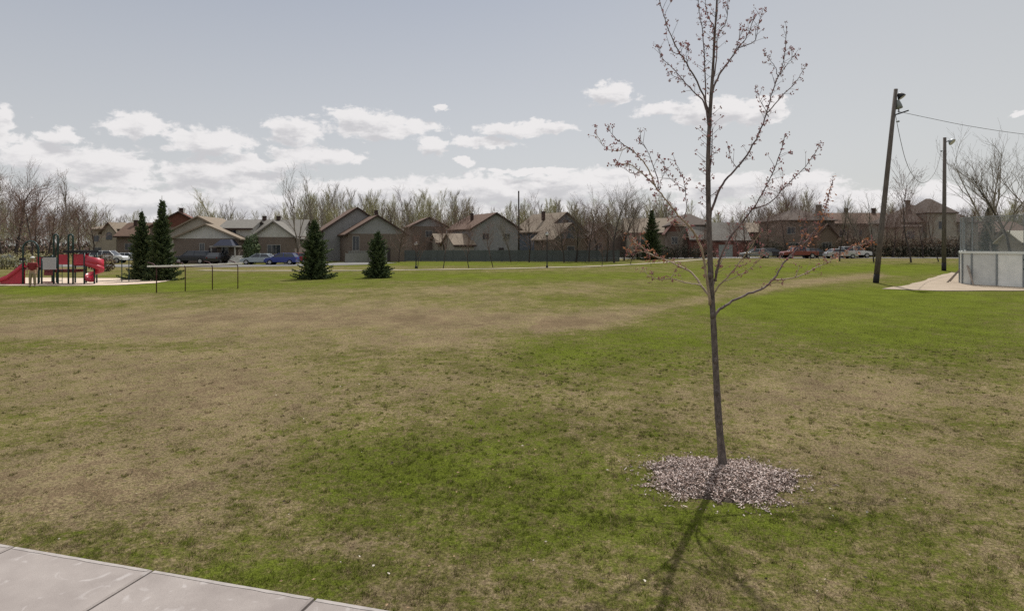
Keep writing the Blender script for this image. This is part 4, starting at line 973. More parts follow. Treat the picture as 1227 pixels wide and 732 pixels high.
b = MB(); b.tube([T2 + Vector((0, 0, -.45)), T2 + Vector((.42, 0, -.3))], .05, 6); b.build('bracket', M['black'], p2)
b = MB(); b.ball(T2 + Vector((-.35, -.05, -1.3)), .09, 0, 8, 6); b.tube([T2 + Vector((-.35, -.05, -1.3)), T2 + Vector((0, 0, -1.2))], .03, 5); b.build('insulator', M['galv'], p2)
def wire(pts, rad, label):
    W = [P(a, b_, D) for a, b_, D in pts]; out = []
    for k in range(len(W) - 1):
        p0 = W[max(k - 1, 0)]; p1 = W[k]; p2_ = W[k + 1]; p3 = W[min(k + 2, len(W) - 1)]
        for j in range(6):
            t = j / 6; out.append(.5 * ((2 * p1) + (p2_ - p0) * t + (2 * p0 - 5 * p1 + 4 * p2_ - p3) * t * t + (3 * p1 - p0 - 3 * p2_ + p3) * t ** 3))
    out.append(W[-1]); b = MB(); b.tube(out, rad, 5); o = b.build('cable', M['wire'], None); tag(o, label, 'cable'); return o
wire([(1075, 133.5, 41.6), (1110, 141, 41.8), (1160, 151, 42), (1227, 161, 42.4), (1330, 172, 43)], .016, 'overhead cable running right from the leaning pole across the sky')
wire([(1073, 138, 41.6), (1079, 168, 42.5), (1085.5, 193, 44), (1093, 209, 47), (1103, 219, 50), (1113, 216, 54), (1122, 203, 57), (1128, 181, 59.8)], .018, 'slack cable sagging between the two wooden poles')

# ------------------------------------------------------------------ ice rink
def W2(px, D): p = GX(px, D); return Vector((p.x, p.y))
rk = thing('ice_rink', 'pale rink boards with tall wire netting at the right edge', 'rink', GX(1163, 39.7))
ro = rk.location.copy()
c0 = W2(1165, 39.6); cfar = W2(1330, 33.2)
dirf = (cfar - c0).normalized(); back = Vector((.60, .80))
arc = []
start = c0 + back * 0
# front run
front = [c0 + dirf * (1.45 * k) for k in range(0, 8)]
corner = [c0 - dirf * .55 + back * .35, c0 - dirf * .75 + back * 1.3, c0 - dirf * .75 + back * 3.0, c0 - dirf * .7 + back * 6, c0 - dirf * .7 + back * 9, c0 - dirf * .7 + back * 12]
line = corner[::-1] + front
def lp(p, z): return Vector((p.x - ro.x, p.y - ro.y, z))
Hb = 1.98
for a, c in zip(line, line[1:]):
    d = (c - a); Ln = d.length; ang = math.atan2(d.y, d.x); Mx = Matrix.Translation(lp(a, 0)) @ Matrix.Rotation(ang, 4, 'Z')
    b = MB(); b.box(.012, Ln - .012, -.03, .03, .03, Hb, 0, Mx); b.box(.012, Ln - .012, -.04, -.03, .03, .26, 0, Mx)
    pn = b.build('board_panel', M['board_grey'] if int(a.x * 3) % 3 == 0 else M['board_white'], rk)
    b = MB(); b.box(0, Ln, -.10, .10, Hb, Hb + .14, 0, Mx); b.build('cap_rail', M['board_cap'], rk)
    for x in (0.0,):
        b = MB(); b.box(-.04, .04, -.10, -.035, .02, Hb - .02, 0, Mx); b.build('board_post', M['galv'], rk)
nm = bpy.data.materials.new('wire_netting'); nm.use_nodes = True
# netting is real wires (crossing thin diagonal strands)
net = MB(); Ht = 4.28
for si, (a, c) in enumerate(zip(line, line[1:])):
    d = c - a; Ln = d.length; st = .085 if si >= 5 else .12; hh = Ht - Hb - .08; k = -hh
    while k < Ln:
        for sg in (0, 1):
            x0, x1 = k, k + hh; z0, z1 = Hb + .08, Ht
            if x0 < 0: z0 += -x0; x0 = 0
            if x1 > Ln: z1 -= x1 - Ln; x1 = Ln
            if x1 - x0 > .02:
                pa, pb = (x0, z0), (x1, z1)
                if sg: pa, pb = (Ln - x0, z0), (Ln - x1, z1)
                u = d / Ln; p = a + u * pa[0]; q = a + u * pb[0]
                v0 = lp(p, pa[1]); v1 = lp(q, pb[1]); t = .011
                net.add([v0 + Vector((0, 0, -t)), v1 + Vector((0, 0, -t)), v1 + Vector((0, 0, t)), v0 + Vector((0, 0, t))], [(0, 1, 2, 3)])
        k += st
net.build('netting', M['galv'], rk)
for k, p in enumerate(line):
    if k in (0, 2, 4, 5, 6, 8, 10, 12, 13):
        b = MB(); b.tube([lp(p, Hb - .6), lp(p, Ht + .02)], .035, 8); b.build('net_post', M['galv'], rk)
b = MB(); b.tube([lp(p, Ht) for p in line], .022, 6); b.build('top_rail', M['galv'], rk)
for k, (pa, za, pb, zb) in enumerate([(c0 - dirf * .35 - Vector((.35, 1.1)), .0, c0 - dirf * .30, 1.2), (c0 - dirf * 1.6 + back * .6, 0.0, c0 - dirf * .75 + back * 1.3, .95), (c0 - dirf * 1.5 + back * 2.2, 0., c0 - dirf * .75 + back * 2.6, .95)]):
    b = MB(); b.tube([lp(pa, za), lp(pb, zb)], .06, 4); b.build('brace', M['wood_brace'], rk)
b = MB(); p = front[2]
Mx = Matrix.Translation(lp(p, 0)) @ Matrix.Rotation(math.atan2(dirf.y, dirf.x), 4, 'Z'); b.box(.08, .24, -.11, -.04, .75, 1.95, 0, Mx); b.box(.02, .30, -.13, -.04, 1.05, 1.15, 0, Mx); b.box(.02, .30, -.13, -.04, 1.6, 1.7, 0, Mx)
b.build('gate_latch', M['green_metal'], rk)

# ------------------------------------------------------------------ railing with white plank
rl = thing('plank_railing', 'white plank rail on four maroon hooked posts in front of the spruces', 'railing', GX(187, 33))
pp = [(187.5, 33.0), (222, 34.2), (254.5, 35.2), (285, 35.8)]
rp_ = [GX(*q) - rl.location for q in pp]
dr = (rp_[3] - rp_[0]).normalized()
for p in rp_:
    b = MB(); b.tube([p, p + Vector((0, 0, 1.25)), p + Vector((-.05, 0, 1.42)) , p + Vector((-.22, .02, 1.54)), p + Vector((-.5, .04, 1.60))], .028, 8); b.build('post', M['maroon'], rl, True)
def plank(a, c, dz, z0, z1, th=.14):
    d = (c - a); Mx = Matrix.Translation(a + Vector((0, -.04, 0))) @ Matrix.Rotation(math.atan2(d.y, d.x), 4, 'Z'); b = MB(); b.box(0, d.length, -.16, .02, z0, z1, 0, Mx); b.build('plank', M['white_plank'], rl)
plank(rp_[0] + dr * -.42, rp_[0] + dr * 1.25, 0, 1.37, 1.44); plank(rp_[0] + dr * 1.32, rp_[0] + dr * 3.05, 0, 1.40, 1.46); plank(rp_[0] + dr * 3.1, rp_[0] + dr * 4.35, 0, 1.42, 1.47)
b = MB(); b.tube([rp_[0] + Vector((0, 0, 1.33)), rp_[1] + Vector((0, 0, 1.34)), rp_[2] + Vector((0, 0, 1.36)), rp_[3] + Vector((0, 0, 1.37))], .02, 6); b.build('crossbar', M['maroon'], rl)

for px, lb_ in ((146, 'thin dark green post at the sand edge, left of its twin'), (154.5, 'thin dark green post at the sand edge, close to the narrow spruce')):
    o = thing('slim_post', lb_, 'post', GX(px, 42.5), 0, 'thin green posts by the sand'); b = MB(); b.tube([(0, 0, -.05), (0, 0, 1.5)], .03, 8); b.build('post', M['green_metal'], o)
    b = MB(); b.ball((0, 0, 1.52), .045, 0, 8, 6); b.build('cap', M['green_metal'], o)

# ------------------------------------------------------------------ play structure
PD = 40.; ps = thing('play_structure', 'red and dark green play structure with arch, panels and slides', 'playground', GX(58, PD))
po = ps.location
def q_(px, z, dy=0.): p = GX(px, PD); return Vector((p.x - po.x, dy, z))
def zz(py, D=PD): return CAMZ + (HY - py) / F * D
def hoop(x0, x1, top, dy, nm='arch'):
    a = q_(x0, 0, dy); c = q_(x1, 0, dy); r_ = (c.x - a.x) / 2; pts = [a, Vector((a.x, dy, top - r_))] + [Vector((a.x + r_ - r_ * math.cos(t), dy, top - r_ + r_ * math.sin(t))) for t in np.linspace(.2, math.pi - .2, 9)] + [Vector((c.x, dy, top - r_)), c]
    b = MB(); b.tube(pts, .052, 8); b.build(nm, M['green_metal'], ps, True)
hoop(27.5, 46, zz(289), 0); hoop(64.5, 69.5, zz(281), 0, 'looped_post'); hoop(82, 87.5, zz(281), 0, 'looped_post')
for x, t, dy in ((50, 309, 0), (51.5, 309, 1.2), (74.5, 306, 1.2), (30, 312, 1.2), (46, 306, 1.2), (88, 303, 1.2), (101, 303, 0), (101, 303, 1.2)):
    b = MB(); b.tube([q_(x, 0, dy), q_(x, zz(t), dy)], .05, 8); b.build('post', M['green_metal'], ps, True)
def pbox(nm, x0, x1, y0, y1, dy0, dy1, m):
    b = MB(); a = q_(x0, 0); c = q_(x1, 0); b.box(a.x, c.x, dy0, dy1, zz(y1), zz(y0)); return b.build(nm, m, ps)
pbox('deck', 28, 50, 320, 323.5, .06, 1.2, M['red_deck']); pbox('deck', 52, 88, 323, 326.5, .06, 1.2, M['red_deck']); pbox('deck', 88, 101.5, 316.5, 319, .06, 1.2, M['red_deck'])
pbox('side_panel', 31, 45, 308, 319.5, .9, .95, M['red_plastic']); pbox('activity_panel', 52.2, 67.5, 308.5, 323, -.07, -.02, M['panel_grey'])
pbox('side_panel', 71, 82, 305, 317, -.03, .02, M['red_plastic']); pbox('side_panel', 88.6, 100.5, 304.5, 317.5, -.03, .02, M['red_plastic']); pbox('side_panel', 75.5, 87, 306, 317, 1.15, 1.2, M['red_deck'])
pbox('climbing_wall', 52.5, 64, 326.5, 330, .0, .05, M['red_deck']); pbox('step', 52.5, 64, 337.5, 339, -.1, .15, M['red_deck'])
pbox('canopy', 78, 102, 300.2, 303, -.2, 1.3, M['black'])
pbox('top_bar', 48, 66, 307.2, 308.4, -.03, .03, M['green_metal']); pbox('console', 24.5, 30, 309, 312, -.12, .06, M['black'])
b = MB()      # chain ladder
for k in range(5): b.tube([q_(70, .25 + k * .32, .0), q_(74.5, .25 + k * .32, 0.)], .02, 6)
b.tube([q_(70, 0, 0), q_(70, 1.6, 0)], .02, 6); b.tube([q_(74.5, 0, 0), q_(74.5, 1.6, 0)], .02, 6); b.build('ladder', M['green_metal'], ps)
# straight slide
def trough(path, wid, side, hgt_, parent, nm, m):
    b = MB(); prof = [(-wid, hgt_), (-wid, 0), (-wid * .7, -.04), (wid * .7, -.04), (wid, 0), (wid, hgt_), (wid + .05, hgt_), (wid + .05, -.06), (-wid - .05, -.06), (-wid - .05, hgt_)]
    vs = []; n = len(prof)
    for p, s_ in path:
        for u, v in prof: vs.append(p + s_ * u + Vector((0, 0, v)))
    fs = [(k * n + j, k * n + (j + 1) % n, (k + 1) * n + (j + 1) % n, (k + 1) * n + j) for k in range(len(path) - 1) for j in range(n)]
    fs += [tuple(range(n)), tuple((len(path) - 1) * n + j for j in reversed(range(n)))]
    b.add(vs, fs); return b.build(nm, m, parent, True)
side = Vector((0, 1, 0))
sp_ = [(q_(29, 1.18, .35), side), (q_(26, 1.12, .33), side), (q_(18, .72, .25), side), (q_(10, .38, .18), side), (q_(2, .20, .1), side), (q_(-6, .16, .05), side)]
trough(sp_, .28, None, .22, ps, 'straight_slide', M['red_plastic'])
b = MB(); vs_ = [q_(28.5, .0, .08), q_(28.5, 1.15, .08), q_(2, .16, -.14), q_(2, .05, -.14)]
b.add(vs_ + [v + Vector((0, .04, 0)) for v in vs_], [(0, 1, 2, 3), (7, 6, 5, 4), (0, 4, 5, 1), (1, 5, 6, 2), (2, 6, 7, 3)]); b.build('slide_skirt', M['red_plastic'], ps)
# spiral slide
cs = q_(108, 0, .4); path = []
for k in range(25):
    t = k / 24; a = math.pi * (1.05 - 2.35 * t) if False else math.pi - t * 2.55 * math.pi; rr_ = .29
    path.append((Vector((cs.x + rr_ * math.cos(a), cs.y - rr_ * math.sin(a), 1.42 - 1.2 * t)), Vector((math.cos(a), -math.sin(a), 0))))
trough(path, .20, None, .2, ps, 'spiral_slide', M['red_plastic'])
b = MB(); a0 = [(cs.x + .53 * math.cos(t), cs.y - .53 * math.sin(t)) for t in np.linspace(math.pi * 1.1, -.35 * math.pi, 14)]
vs_ = []; fs = []
for k, (x, y) in enumerate(a0): vs_ += [(x, y, 1.25 - .42 * (k / 13) ** 1.6), (x, y, 2.0 - .5 * (k / 13))]
fs = [(2 * k, 2 * k + 2, 2 * k + 3, 2 * k + 1) for k in range(13)]; b.add(vs_, fs)
so = b.build('slide_wall', M['red_plastic'], ps, True); md = so.modifiers.new('thick', 'SOLIDIFY'); md.thickness = .04
b = MB(); b.tube([(cs.x, cs.y, 0), (cs.x, cs.y, 1.9)], .05, 8); b.build('post', M['green_metal'], ps)

# ------------------------------------------------------------------ person by the play structure
def skin_obj(name, verts, edges, radii, m, parent, root=0, sub=2):
    me = bpy.data.meshes.new(name); me.from_pydata(verts, edges, []); me.materials.append(m); o = bpy.data.objects.new(name, me); C.objects.link(o); o.parent = parent
    md = o.modifiers.new('skin', 'SKIN'); sv = me.skin_vertices[0] if me.skin_vertices else None
    if sv is None:
        o.modifiers.remove(md); bpy.context.view_layer.objects.active = o; o.select_set(True); bpy.ops.object.modifier_add(type='SKIN'); sv = me.skin_vertices[0]; md = o.modifiers[-1]
    for k, r_ in enumerate(radii):
        rr_ = r_ if hasattr(r_, '__len__') else (r_, r_); sv.data[k].radius = rr_; sv.data[k].use_root = (k == root)
    md.use_smooth_shade = True; sd = o.modifiers.new('sub', 'SUBSURF'); sd.levels = sub; sd.render_levels = sub; return o
pe = thing('person', 'person in red shirt, khaki trousers and white cap standing at the play structure', 'person', GX(39, 37.6), R(200))
V_ = [(0, 0, .95), (0, 0, 1.15), (0, 0, 1.38), (0, 0, 1.50), (0, .02, 1.58), (0, .02, 1.68), (0, .02, 1.76)]; E_ = [(0, 1), (1, 2), (2, 3), (3, 4), (4, 5), (5, 6)]; Rr = [(.14, .10), (.13, .095), (.15, .10), (.055, .055), (.07, .08), (.085, .10), (.05, .06)]
for sg in (-1, 1):
    k = len(V_); V_ += [(sg * .19, 0, 1.40), (sg * .25, .02, 1.12), (sg * .24, .10, .88), (sg * .235, .13, .80)]; E_ += [(2, k), (k, k + 1), (k + 1, k + 2), (k + 2, k + 3)]; Rr += [.055, .042, .03, .034]
    for f in range(4):
        V_.append((sg * .235 - .03 + f * .02, .14, .79)); V_.append((sg * .235 - .032 + f * .022, .15, .755 - .01 * (f in (1, 2)))); V_.append((sg * .235 - .03 + f * .02, .145, .72 - .012 * (f in (1, 2))))
        kk = len(V_); E_ += [(k + 3, kk - 3), (kk - 3, kk - 2), (kk - 2, kk - 1)]; Rr += [.010, .009, .008]
    V_.append((sg * .20, .16, .78)); V_.append((sg * .195, .18, .75)); kk = len(V_); E_ += [(k + 3, kk - 2), (kk - 2, kk - 1)]; Rr += [.011, .009]
    k = len(V_); V_ += [(sg * .10, 0, .88), (sg * .11, .02, .5), (sg * .12, -.01, .10), (sg * .12, .10, .045)]; E_ += [(0, k), (k, k + 1), (k + 1, k + 2), (k + 2, k + 3)]; Rr += [.085, .06, .045, .035]
skin_obj('body', V_, E_, Rr, M['skin'], pe, 0, 1)
V_ = [(0, 0, .93), (0, 0, 1.15), (0, 0, 1.36), (0, 0, 1.46)]; E_ = [(0, 1), (1, 2), (2, 3)]; Rr = [(.175, .13), (.17, .125), (.175, .125), (.08, .08)]
for sg in (-1, 1):
    k = len(V_); V_ += [(sg * .195, 0, 1.40), (sg * .245, .02, 1.14)]; E_ += [(2, k), (k, k + 1)]; Rr += [.08, .065]
skin_obj('shirt', V_, E_, Rr, M['shirt'], pe)
V_ = [(0, 0, .97), (0, 0, .90)]; E_ = [(0, 1)]; Rr = [(.16, .12), (.165, .125)]
for sg in (-1, 1):
    k = len(V_); V_ += [(sg * .10, 0, .82), (sg * .11, .02, .5), (sg * .12, -.01, .09)]; E_ += [(1, k), (k, k + 1), (k + 1, k + 2)]; Rr += [.11, .085, .075]
skin_obj('trousers', V_, E_, Rr, M['khaki'], pe)
b = MB(); b.ball((0, .02, 1.755), .118, 0, 14, 8, (.95, 1.05, .75)); b.box(-.07, .07, .10, .22, 1.735, 1.75); b.build('cap', M['white_cloth'], pe, True)
b = MB()
for sg in (-1, 1): b.ball((sg * .035, .118, 1.685), .011, 0, 6, 5); b.ball((sg * .09, .02, 1.67), .02, 1, 6, 5, (.5, 1, 1.4))
b.ball((0, .13, 1.655), .018, 1, 6, 5, (.7, 1.1, 1.2)); b.box(-.025, .025, .108, .118, 1.617, 1.625, 2); b.build('face', [M['black'], M['skin'], M['bud_red']], pe)
for sg in (-1, 1): b = MB(); b.ball((sg * .12, .05, .045), .06, 0, 8, 6, (.85, 2.2, .75)); b.build('shoe', M['shoe'], pe, True)

# ------------------------------------------------------------------ parked vehicles
def car(kind, px, D, rz, col, label, dup=None, group='cars parked near the houses'):
    name = {'suv': 'suv', 'pickup': 'pickup_truck'}.get(kind, 'parked_car')
    o = thing(name, label, {'suv': 'suv', 'pickup': 'pickup truck'}.get(kind, 'car'), GX(px, D), R(rz), group)
    PR = {  # side profile of lower body (x,z) and of the cabin
        'sedan': (4.5, 1.74, [(-2.25, .35), (-2.25, .72), (-2.15, .92), (-1.5, .98), (1.0, .95), (2.0, .80), (2.22, .66), (2.25, .35)], [(-1.75, .97), (-1.15, 1.38), (.15, 1.42), (1.0, .95)]),
        'hatch': (4.1, 1.72, [(-2.0, .35), (-2.05, .75), (-1.95, 1.0), (1.0, .98), (1.85, .82), (2.05, .66), (2.05, .35)], [(-1.95, 1.0), (-1.55, 1.44), (.1, 1.48), (1.05, .98)]),
        'suv': (4.6, 1.85, [(-2.25, .45), (-2.3, .9), (-2.22, 1.12), (1.0, 1.12), (2.1, .98), (2.28, .8), (2.3, .45)], [(-2.2, 1.12), (-2.0, 1.70), (.35, 1.74), (1.1, 1.12)]),
        'pickup': (5.2, 1.9, [(-2.6, .5), (-2.6, 1.08), (-.6, 1.10), (1.3, 1.12), (2.35, 1.02), (2.6, .85), (2.6, .5)], [(-.75, 1.10), (-.6, 1.76), (.75, 1.78), (1.4, 1.12)])}
    Ln, Wd, lo_, ca = PR[kind]; hw = Wd / 2
    def loft(b, prof, w0, w1, zref0, zref1, mi=0):
        n = len(prof); vs = []
        for sg in (-1, 1):
            for x, z in prof:
                t = (z - zref0) / (zref1 - zref0); vs.append((x, sg * (w0 + (w1 - w0) * max(0, min(1, t))), z))
        b.add(vs, [tuple(reversed(range(n))), tuple(range(n, 2 * n))] + [(k, (k + 1) % n, (k + 1) % n + n, k + n) for k in range(n)], mi)
    pm = paint(name + str(int(px)), col)
    b = MB(); loft(b, lo_, hw * .94, hw, .35, .85); zt = ca[1][1]
    cap_ = [(ca[1][0] - .02, zt), (ca[1][0] + .05, zt + .05), (ca[2][0] - .08, zt + .06), (ca[2][0] + .03, ca[2][1])]
    loft(b, cap_, hw * .76, hw * .70, zt, zt + .06)
    for sg in (-1, 1):   # pillars
        for (x0, z0), (x1, z1) in (((ca[0][0], ca[0][1]), (ca[1][0], zt)), ((ca[3][0], ca[3][1]), (ca[2][0], ca[2][1])), (((ca[0][0] + ca[3][0]) / 2, ca[0][1]), ((ca[0][0] + ca[3][0]) / 2, zt))):
            b.tube([(x0, sg * hw * .95, z0 - .03), (x1, sg * hw * .765, z1 + .02)], .045, 5)
    body = b.build('body', pm, o); bv = body.modifiers.new('bevel', 'BEVEL'); bv.width = .05; bv.segments = 2; bv.limit_method = 'ANGLE'
    b = MB(); loft(b, ca, hw * .93, hw * .75, ca[0][1], zt); b.build('windows', M['glass'], o)
    wr = .33 if kind in ('sedan', 'hatch') else .39
    for x in (-Ln * .31, Ln * .31):
        for sg in (-1, 1):
            b = MB(); b.tube([(x, sg * (hw - .20), wr), (x, sg * (hw + .012), wr)], wr, 16); w = b.build('wheel', M['tyre'], o)
            b = MB(); b.tube([(x, sg * (hw + .014), wr), (x, sg * (hw + .03), wr)], wr * .62, 10); b.build('rim', M['rim'], w)
    for sg in (-1, 1):
        b = MB(); b.box(Ln / 2 - .12, Ln / 2 + .005, sg * hw * .72 - .15, sg * hw * .72 + .15, .68, .80); b.build('headlight', M['chrome'], o)
        b = MB(); b.box(-Ln / 2 - .005, -Ln / 2 + .1, sg * hw * .78 - .1, sg * hw * .78 + .1, .75, .92); b.build('tail_light', M['tail'], o)
    return o
car('suv', 131, 88, 5, (.62, .63, .65), 'silver white suv parked left of the pair of spruces')
car('sedan', 156, 91, 0, (.55, .56, .58), 'pale sedan partly behind the narrow spruce')
car('hatch', 112, 95, 10, (.60, .6, .6), 'white car half hidden behind the spiral slide')
car('sedan', 4, 72, 0, (.30, .33, .30), 'grey green car at the left edge behind the slide')
car('suv', 231, 85, 180, (.018, .022, .04), 'dark navy suv in front of the cream gabled house')
car('hatch', 262, 86, 90, (.02, .022, .03), 'black car nose-on under the porch awning')
car('sedan', 311, 81, 180, (.30, .35, .38), 'silver blue sedan parked beside the blue hatchback')
car('hatch', 338, 80.5, 180, (.02, .04, .22), 'bright blue hatchback left of the spruce on the lawn')
car('hatch', 356, 85, 180, (.30, .03, .03), 'red car mostly hidden behind the blue hatchback')
car('sedan', 905, 95, 180, (.20, .21, .22), 'low dark silver car with a gleaming hood on the far street')
car('hatch', 926, 98.5, 0, (.03, .03, .035), 'black car behind the low silver car on the far street')
car('pickup', 957, 94, 180, (.20, .045, .04), 'dull red pickup parked on the far street')
car('hatch', 976, 97, 20, (.03, .03, .035), 'dark hatchback parked just right of the red pickup')
car('sedan', 1007, 93.5, 0, (.45, .46, .47), 'silver sedan in front of the dark hedge')
car('suv', 1024, 97.5, 0, (.6, .6, .6), 'white suv directly behind the silver sedan')

# ------------------------------------------------------------------ sky, sun, camera
SUN_AZ = 24.0; SUN_EL = 54.0
w = bpy.data.worlds.new('World'); bpy.context.scene.world = w; w.use_nodes = True; nt = w.node_tree; N = nt.nodes; L = nt.links
bg = N['Background']; bg.inputs[1].default_value = .10
sky = N.new('ShaderNodeTexSky'); sky.sky_type = 'NISHITA'; sky.sun_disc = False; sky.sun_elevation = R(SUN_EL); sky.sun_rotation = R(SUN_AZ); sky.air_density = 1.0; sky.dust_density = 1.5; sky.altitude = 80
hs = N.new('ShaderNodeHueSaturation'); hs.inputs['Saturation'].default_value = .30; hs.inputs['Value'].default_value = 1.0; L.new(sky.outputs[0], hs.inputs['Color'])
gm = N.new('ShaderNodeMix'); gm.data_type = 'RGBA'; gm.inputs[0].default_value = .72; L.new(hs.outputs[0], gm.inputs[6]); SKYG = N.new('ShaderNodeValToRGB')
for e_, (p_, c_) in zip([SKYG.color_ramp.elements[0], SKYG.color_ramp.elements[1], SKYG.color_ramp.elements.new(.3), SKYG.color_ramp.elements.new(.65)], [(0, (.68, .68, .67)), (1, (.28, .35, .47)), (.22, (.54, .56, .59)), (.5, (.37, .412, .50))]):
    e_.position = p_; e_.color = (*c_, 1)
sc10 = N.new('ShaderNodeVectorMath'); sc10.operation = 'SCALE'; sc10.inputs[3].default_value = 10; L.new(SKYG.outputs[0], sc10.inputs[0]); 
def warm(azv):
    w1 = N.new('ShaderNodeMapRange'); w1.interpolation_type = 'SMOOTHSTEP'; L.new(azv, w1.inputs[0]); w1.inputs[1].default_value = -.15; w1.inputs[2].default_value = .75; w1.inputs[4].default_value = .45
    w2 = N.new('ShaderNodeMix'); w2.data_type = 'RGBA'; L.new(w1.outputs[0], w2.inputs[0]); L.new(sc10.outputs[0], w2.inputs[6]); w2.inputs[7].default_value = (5.3, 5.3, 4.95, 1); L.new(w2.outputs[2], gm.inputs[7])
tc = N.new('ShaderNodeTexCoord'); nr = N.new('ShaderNodeVectorMath'); nr.operation = 'NORMALIZE'; L.new(tc.outputs['Generated'], nr.inputs[0])
sx = N.new('ShaderNodeSeparateXYZ'); L.new(nr.outputs[0], sx.inputs[0])
def mth(op, a, b=None, c=None, clamp=False):
    n = N.new('ShaderNodeMath'); n.operation = op; n.use_clamp = clamp
    for k, v in enumerate((a, b, c)):
        if v is None: continue
        if isinstance(v, (int, float)): n.inputs[k].default_value = v
        else: L.new(v, n.inputs[k])
    return n.outputs[0]
az = mth('ARCTAN2', sx.outputs[0], sx.outputs[1])
hr = mth('SQRT', mth('ADD', mth('MULTIPLY', sx.outputs[0], sx.outputs[0]), mth('MULTIPLY', sx.outputs[1], sx.outputs[1])))
warm(az)
te = mth('DIVIDE', sx.outputs[2], mth('MAXIMUM', hr, .05))
L.new(mth('MULTIPLY', te, 1.25, clamp=True), SKYG.inputs[0])
cb = N.new('ShaderNodeCombineXYZ'); L.new(az, cb.inputs[0]); L.new(te, cb.inputs[1])
def wn(scale, det, rg, off, st=(1, 1, 1), dist=0):
    mp = N.new('ShaderNodeMapping'); mp.inputs['Location'].default_value = off; mp.inputs['Scale'].default_value = st; L.new(cb.outputs[0], mp.inputs[0])
    n = N.new('ShaderNodeTexNoise'); n.inputs['Scale'].default_value = scale; n.inputs['Detail'].default_value = det; n.inputs['Roughness'].default_value = rg; n.inputs['Distortion'].default_value = dist
    L.new(mp.outputs[0], n.inputs['Vector']); return n
d1 = wn(26, 7, .6, (3, 1, 0), (1, 1.5, 1))
# wobble the coordinates, little
sub = N.new('ShaderNodeVectorMath'); sub.operation = 'SUBTRACT'; L.new(d1.outputs['Color'], sub.inputs[0]); sub.inputs[1].default_value = (.5, .5, .5)
mu = N.new('ShaderNodeVectorMath'); mu.operation = 'MULTIPLY'; L.new(sub.outputs[0], mu.inputs[0]); mu.inputs[1].default_value = (.065, .030, 0)
ad = N.new('ShaderNodeVectorMath'); ad.operation = 'ADD'; L.new(cb.outputs[0], ad.inputs[0]); L.new(mu.outputs[0], ad.inputs[1]); uv = ad.outputs[0]
CL = [(165, 152, 44, 16), (3, 148, 22, 20), (250, 172, 52, 19), (75, 163, 24, 10), (40, 185, 62, 17), (120, 203, 78, 28), (262, 208, 78, 19), (315, 196, 58, 9), (352, 158, 34, 20), (380, 187, 62, 11), (455, 153, 72, 15),
      (430, 140, 36, 12), (520, 175, 20, 10), (575, 171, 38, 8), (612, 157, 40, 9), (650, 152, 42, 9), (732, 113, 31, 14), (525, 130, 9, 6), (560, 194, 13, 6), (800, 131, 44, 9), (852, 134, 55, 18), (905, 139, 36, 11), (925, 127, 20, 11),
      (600, 228, 170, 18), (705, 222, 95, 20), (450, 230, 110, 16), (865, 226, 80, 18), (960, 226, 60, 19), (1010, 242, 80, 14), (1122, 230, 25, 14), (1080, 240, 40, 13), (1165, 242, 60, 12), (20, 240, 110, 20), (200, 238, 90, 12), (300, 240, 70, 16),
      (1225, 136, 22, 5), (1150, 262, 260, 16), (600, 262, 700, 18), (40, 262, 260, 18), (640, 205, 60, 5)]
adu = N.new('ShaderNodeVectorMath'); adu.operation = 'ADD'; L.new(uv, adu.inputs[0]); adu.inputs[1].default_value = (.010, .016, 0)
cur = None; cur2 = None
for cx, cy, rx, ry in CL:
    a = math.atan((cx - CX) / F); ca_ = math.cos(a); v = (HY - cy) / F * ca_
    s1 = N.new('ShaderNodeVectorMath'); s1.operation = 'SUBTRACT'; L.new(uv, s1.inputs[0]); s1.inputs[1].default_value = (a, v, 0)
    s2 = N.new('ShaderNodeVectorMath'); s2.operation = 'DIVIDE'; L.new(s1.outputs[0], s2.inputs[0]); s2.inputs[1].default_value = (rx / F * ca_ ** 2 * 1.12, ry / F * ca_ * 1.12, 1)
    s3 = N.new('ShaderNodeVectorMath'); s3.operation = 'LENGTH'; L.new(s2.outputs[0], s3.inputs[0])
    cur = s3.outputs['Value'] if cur is None else mth('MINIMUM', cur, s3.outputs['Value'])
    t1 = N.new('ShaderNodeVectorMath'); t1.operation = 'SUBTRACT'; L.new(adu.outputs[0], t1.inputs[0]); t1.inputs[1].default_value = (a, v, 0)
    t2 = N.new('ShaderNodeVectorMath'); t2.operation = 'DIVIDE'; L.new(t1.outputs[0], t2.inputs[0]); t2.inputs[1].default_value = s2.inputs[1].default_value
    t3 = N.new('ShaderNodeVectorMath'); t3.operation = 'LENGTH'; L.new(t2.outputs[0], t3.inputs[0])
    cur2 = t3.outputs['Value'] if cur2 is None else mth('MINIMUM', cur2, t3.outputs['Value'])
d2 = wn(34, 8, .62, (11, 5, 0), (1, 1.6, 1), .3)
den = mth('ADD', mth('SUBTRACT', 1.0, cur), mth('MULTIPLY', mth('SUBTRACT', d2.outputs['Fac'], .5), 1.9))
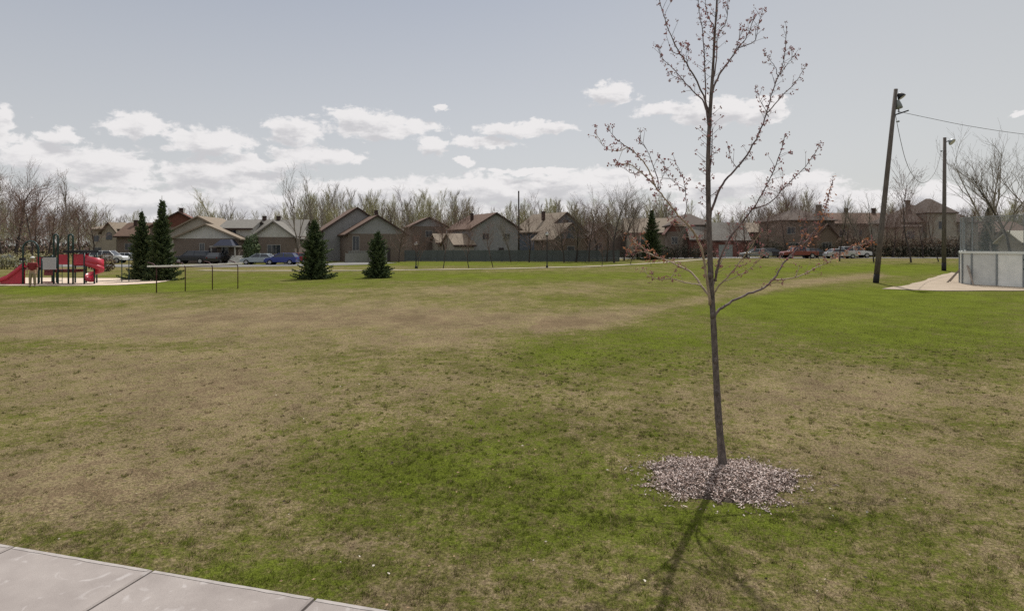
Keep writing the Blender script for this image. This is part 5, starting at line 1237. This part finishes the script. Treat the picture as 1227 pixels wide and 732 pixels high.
# scattered cumulus elsewhere round the sky
d3 = wn(5.5, 7, .6, (2, 8, 0), (1, 2.2, 1)); beh = mth('MULTIPLY', mth('SUBTRACT', d3.outputs['Fac'], .56), 3.0)
off_ = mth('GREATER_THAN', mth('ABSOLUTE', az), .80); beh = mth('SUBTRACT', beh, mth('MULTIPLY', mth('SUBTRACT', 1, off_), 5))
den = mth('MAXIMUM', den, beh)
mr = N.new('ShaderNodeMapRange'); mr.interpolation_type = 'SMOOTHSTEP'; L.new(den, mr.inputs[0]); mr.inputs[1].default_value = -.04; mr.inputs[2].default_value = .32
d4 = wn(20, 6, .6, (21, 5.02, 0), (1, 2.4, 1)); shd = N.new('ShaderNodeMapRange'); shd.interpolation_type = 'SMOOTHSTEP'; L.new(mth('ADD', mth('MULTIPLY', mth('SUBTRACT', 1.0, cur2), .45), mth('MULTIPLY', d4.outputs['Fac'], 1.5)), shd.inputs[0]); shd.inputs[1].default_value = .76; shd.inputs[2].default_value = 1.22
cc = N.new('ShaderNodeMix'); cc.data_type = 'RGBA'; L.new(shd.outputs[0], cc.inputs[0]); cc.inputs[6].default_value = (8.5, 8.3, 8.3, 1); cc.inputs[7].default_value = (5.9, 5.85, 6.05, 1)
fin = N.new('ShaderNodeMix'); fin.data_type = 'RGBA'; L.new(mth('MULTIPLY', mr.outputs[0], .95), fin.inputs[0]); L.new(gm.outputs[2], fin.inputs[6]); L.new(cc.outputs[2], fin.inputs[7])
L.new(fin.outputs[2], bg.inputs[0])

sd = Vector((math.sin(R(SUN_AZ)) * math.cos(R(SUN_EL)), math.cos(R(SUN_AZ)) * math.cos(R(SUN_EL)), math.sin(R(SUN_EL))))
ld = bpy.data.lights.new('sun', 'SUN'); ld.energy = 4.3; ld.angle = R(.5); ld.color = (1, .96, .90)
lo_ = bpy.data.objects.new('sun', ld); C.objects.link(lo_); lo_.rotation_euler = sd.to_track_quat('Z', 'Y').to_euler()
cam = bpy.data.cameras.new('camera'); cam.sensor_width = 36; cam.lens = F / 1227 * 36; cam.shift_y = -(366 - HY) / 1227; cam.clip_end = 6000; cam.clip_start = .1
co = bpy.data.objects.new('camera', cam); C.objects.link(co); co.location = (0, 0, CAMZ); co.rotation_euler = (R(90), 0, 0)
sc = bpy.context.scene; sc.camera = co
sc.view_settings.view_transform = 'Standard'; sc.view_settings.look = 'None'; sc.view_settings.exposure = 0; sc.view_settings.gamma = 1
sc.render.engine = 'CYCLES'; sc.cycles.use_denoising = False; sc.cycles.max_bounces = 5; sc.cycles.diffuse_bounces = 3; sc.cycles.transparent_max_bounces = 4
for k in [k for k in TM if not TM[k][2]]:
    rt_ = TM[k][0]
    for ch in [x for x in bpy.data.objects if x.parent == rt_]: bpy.data.objects.remove(ch)
    bpy.data.objects.remove(rt_)
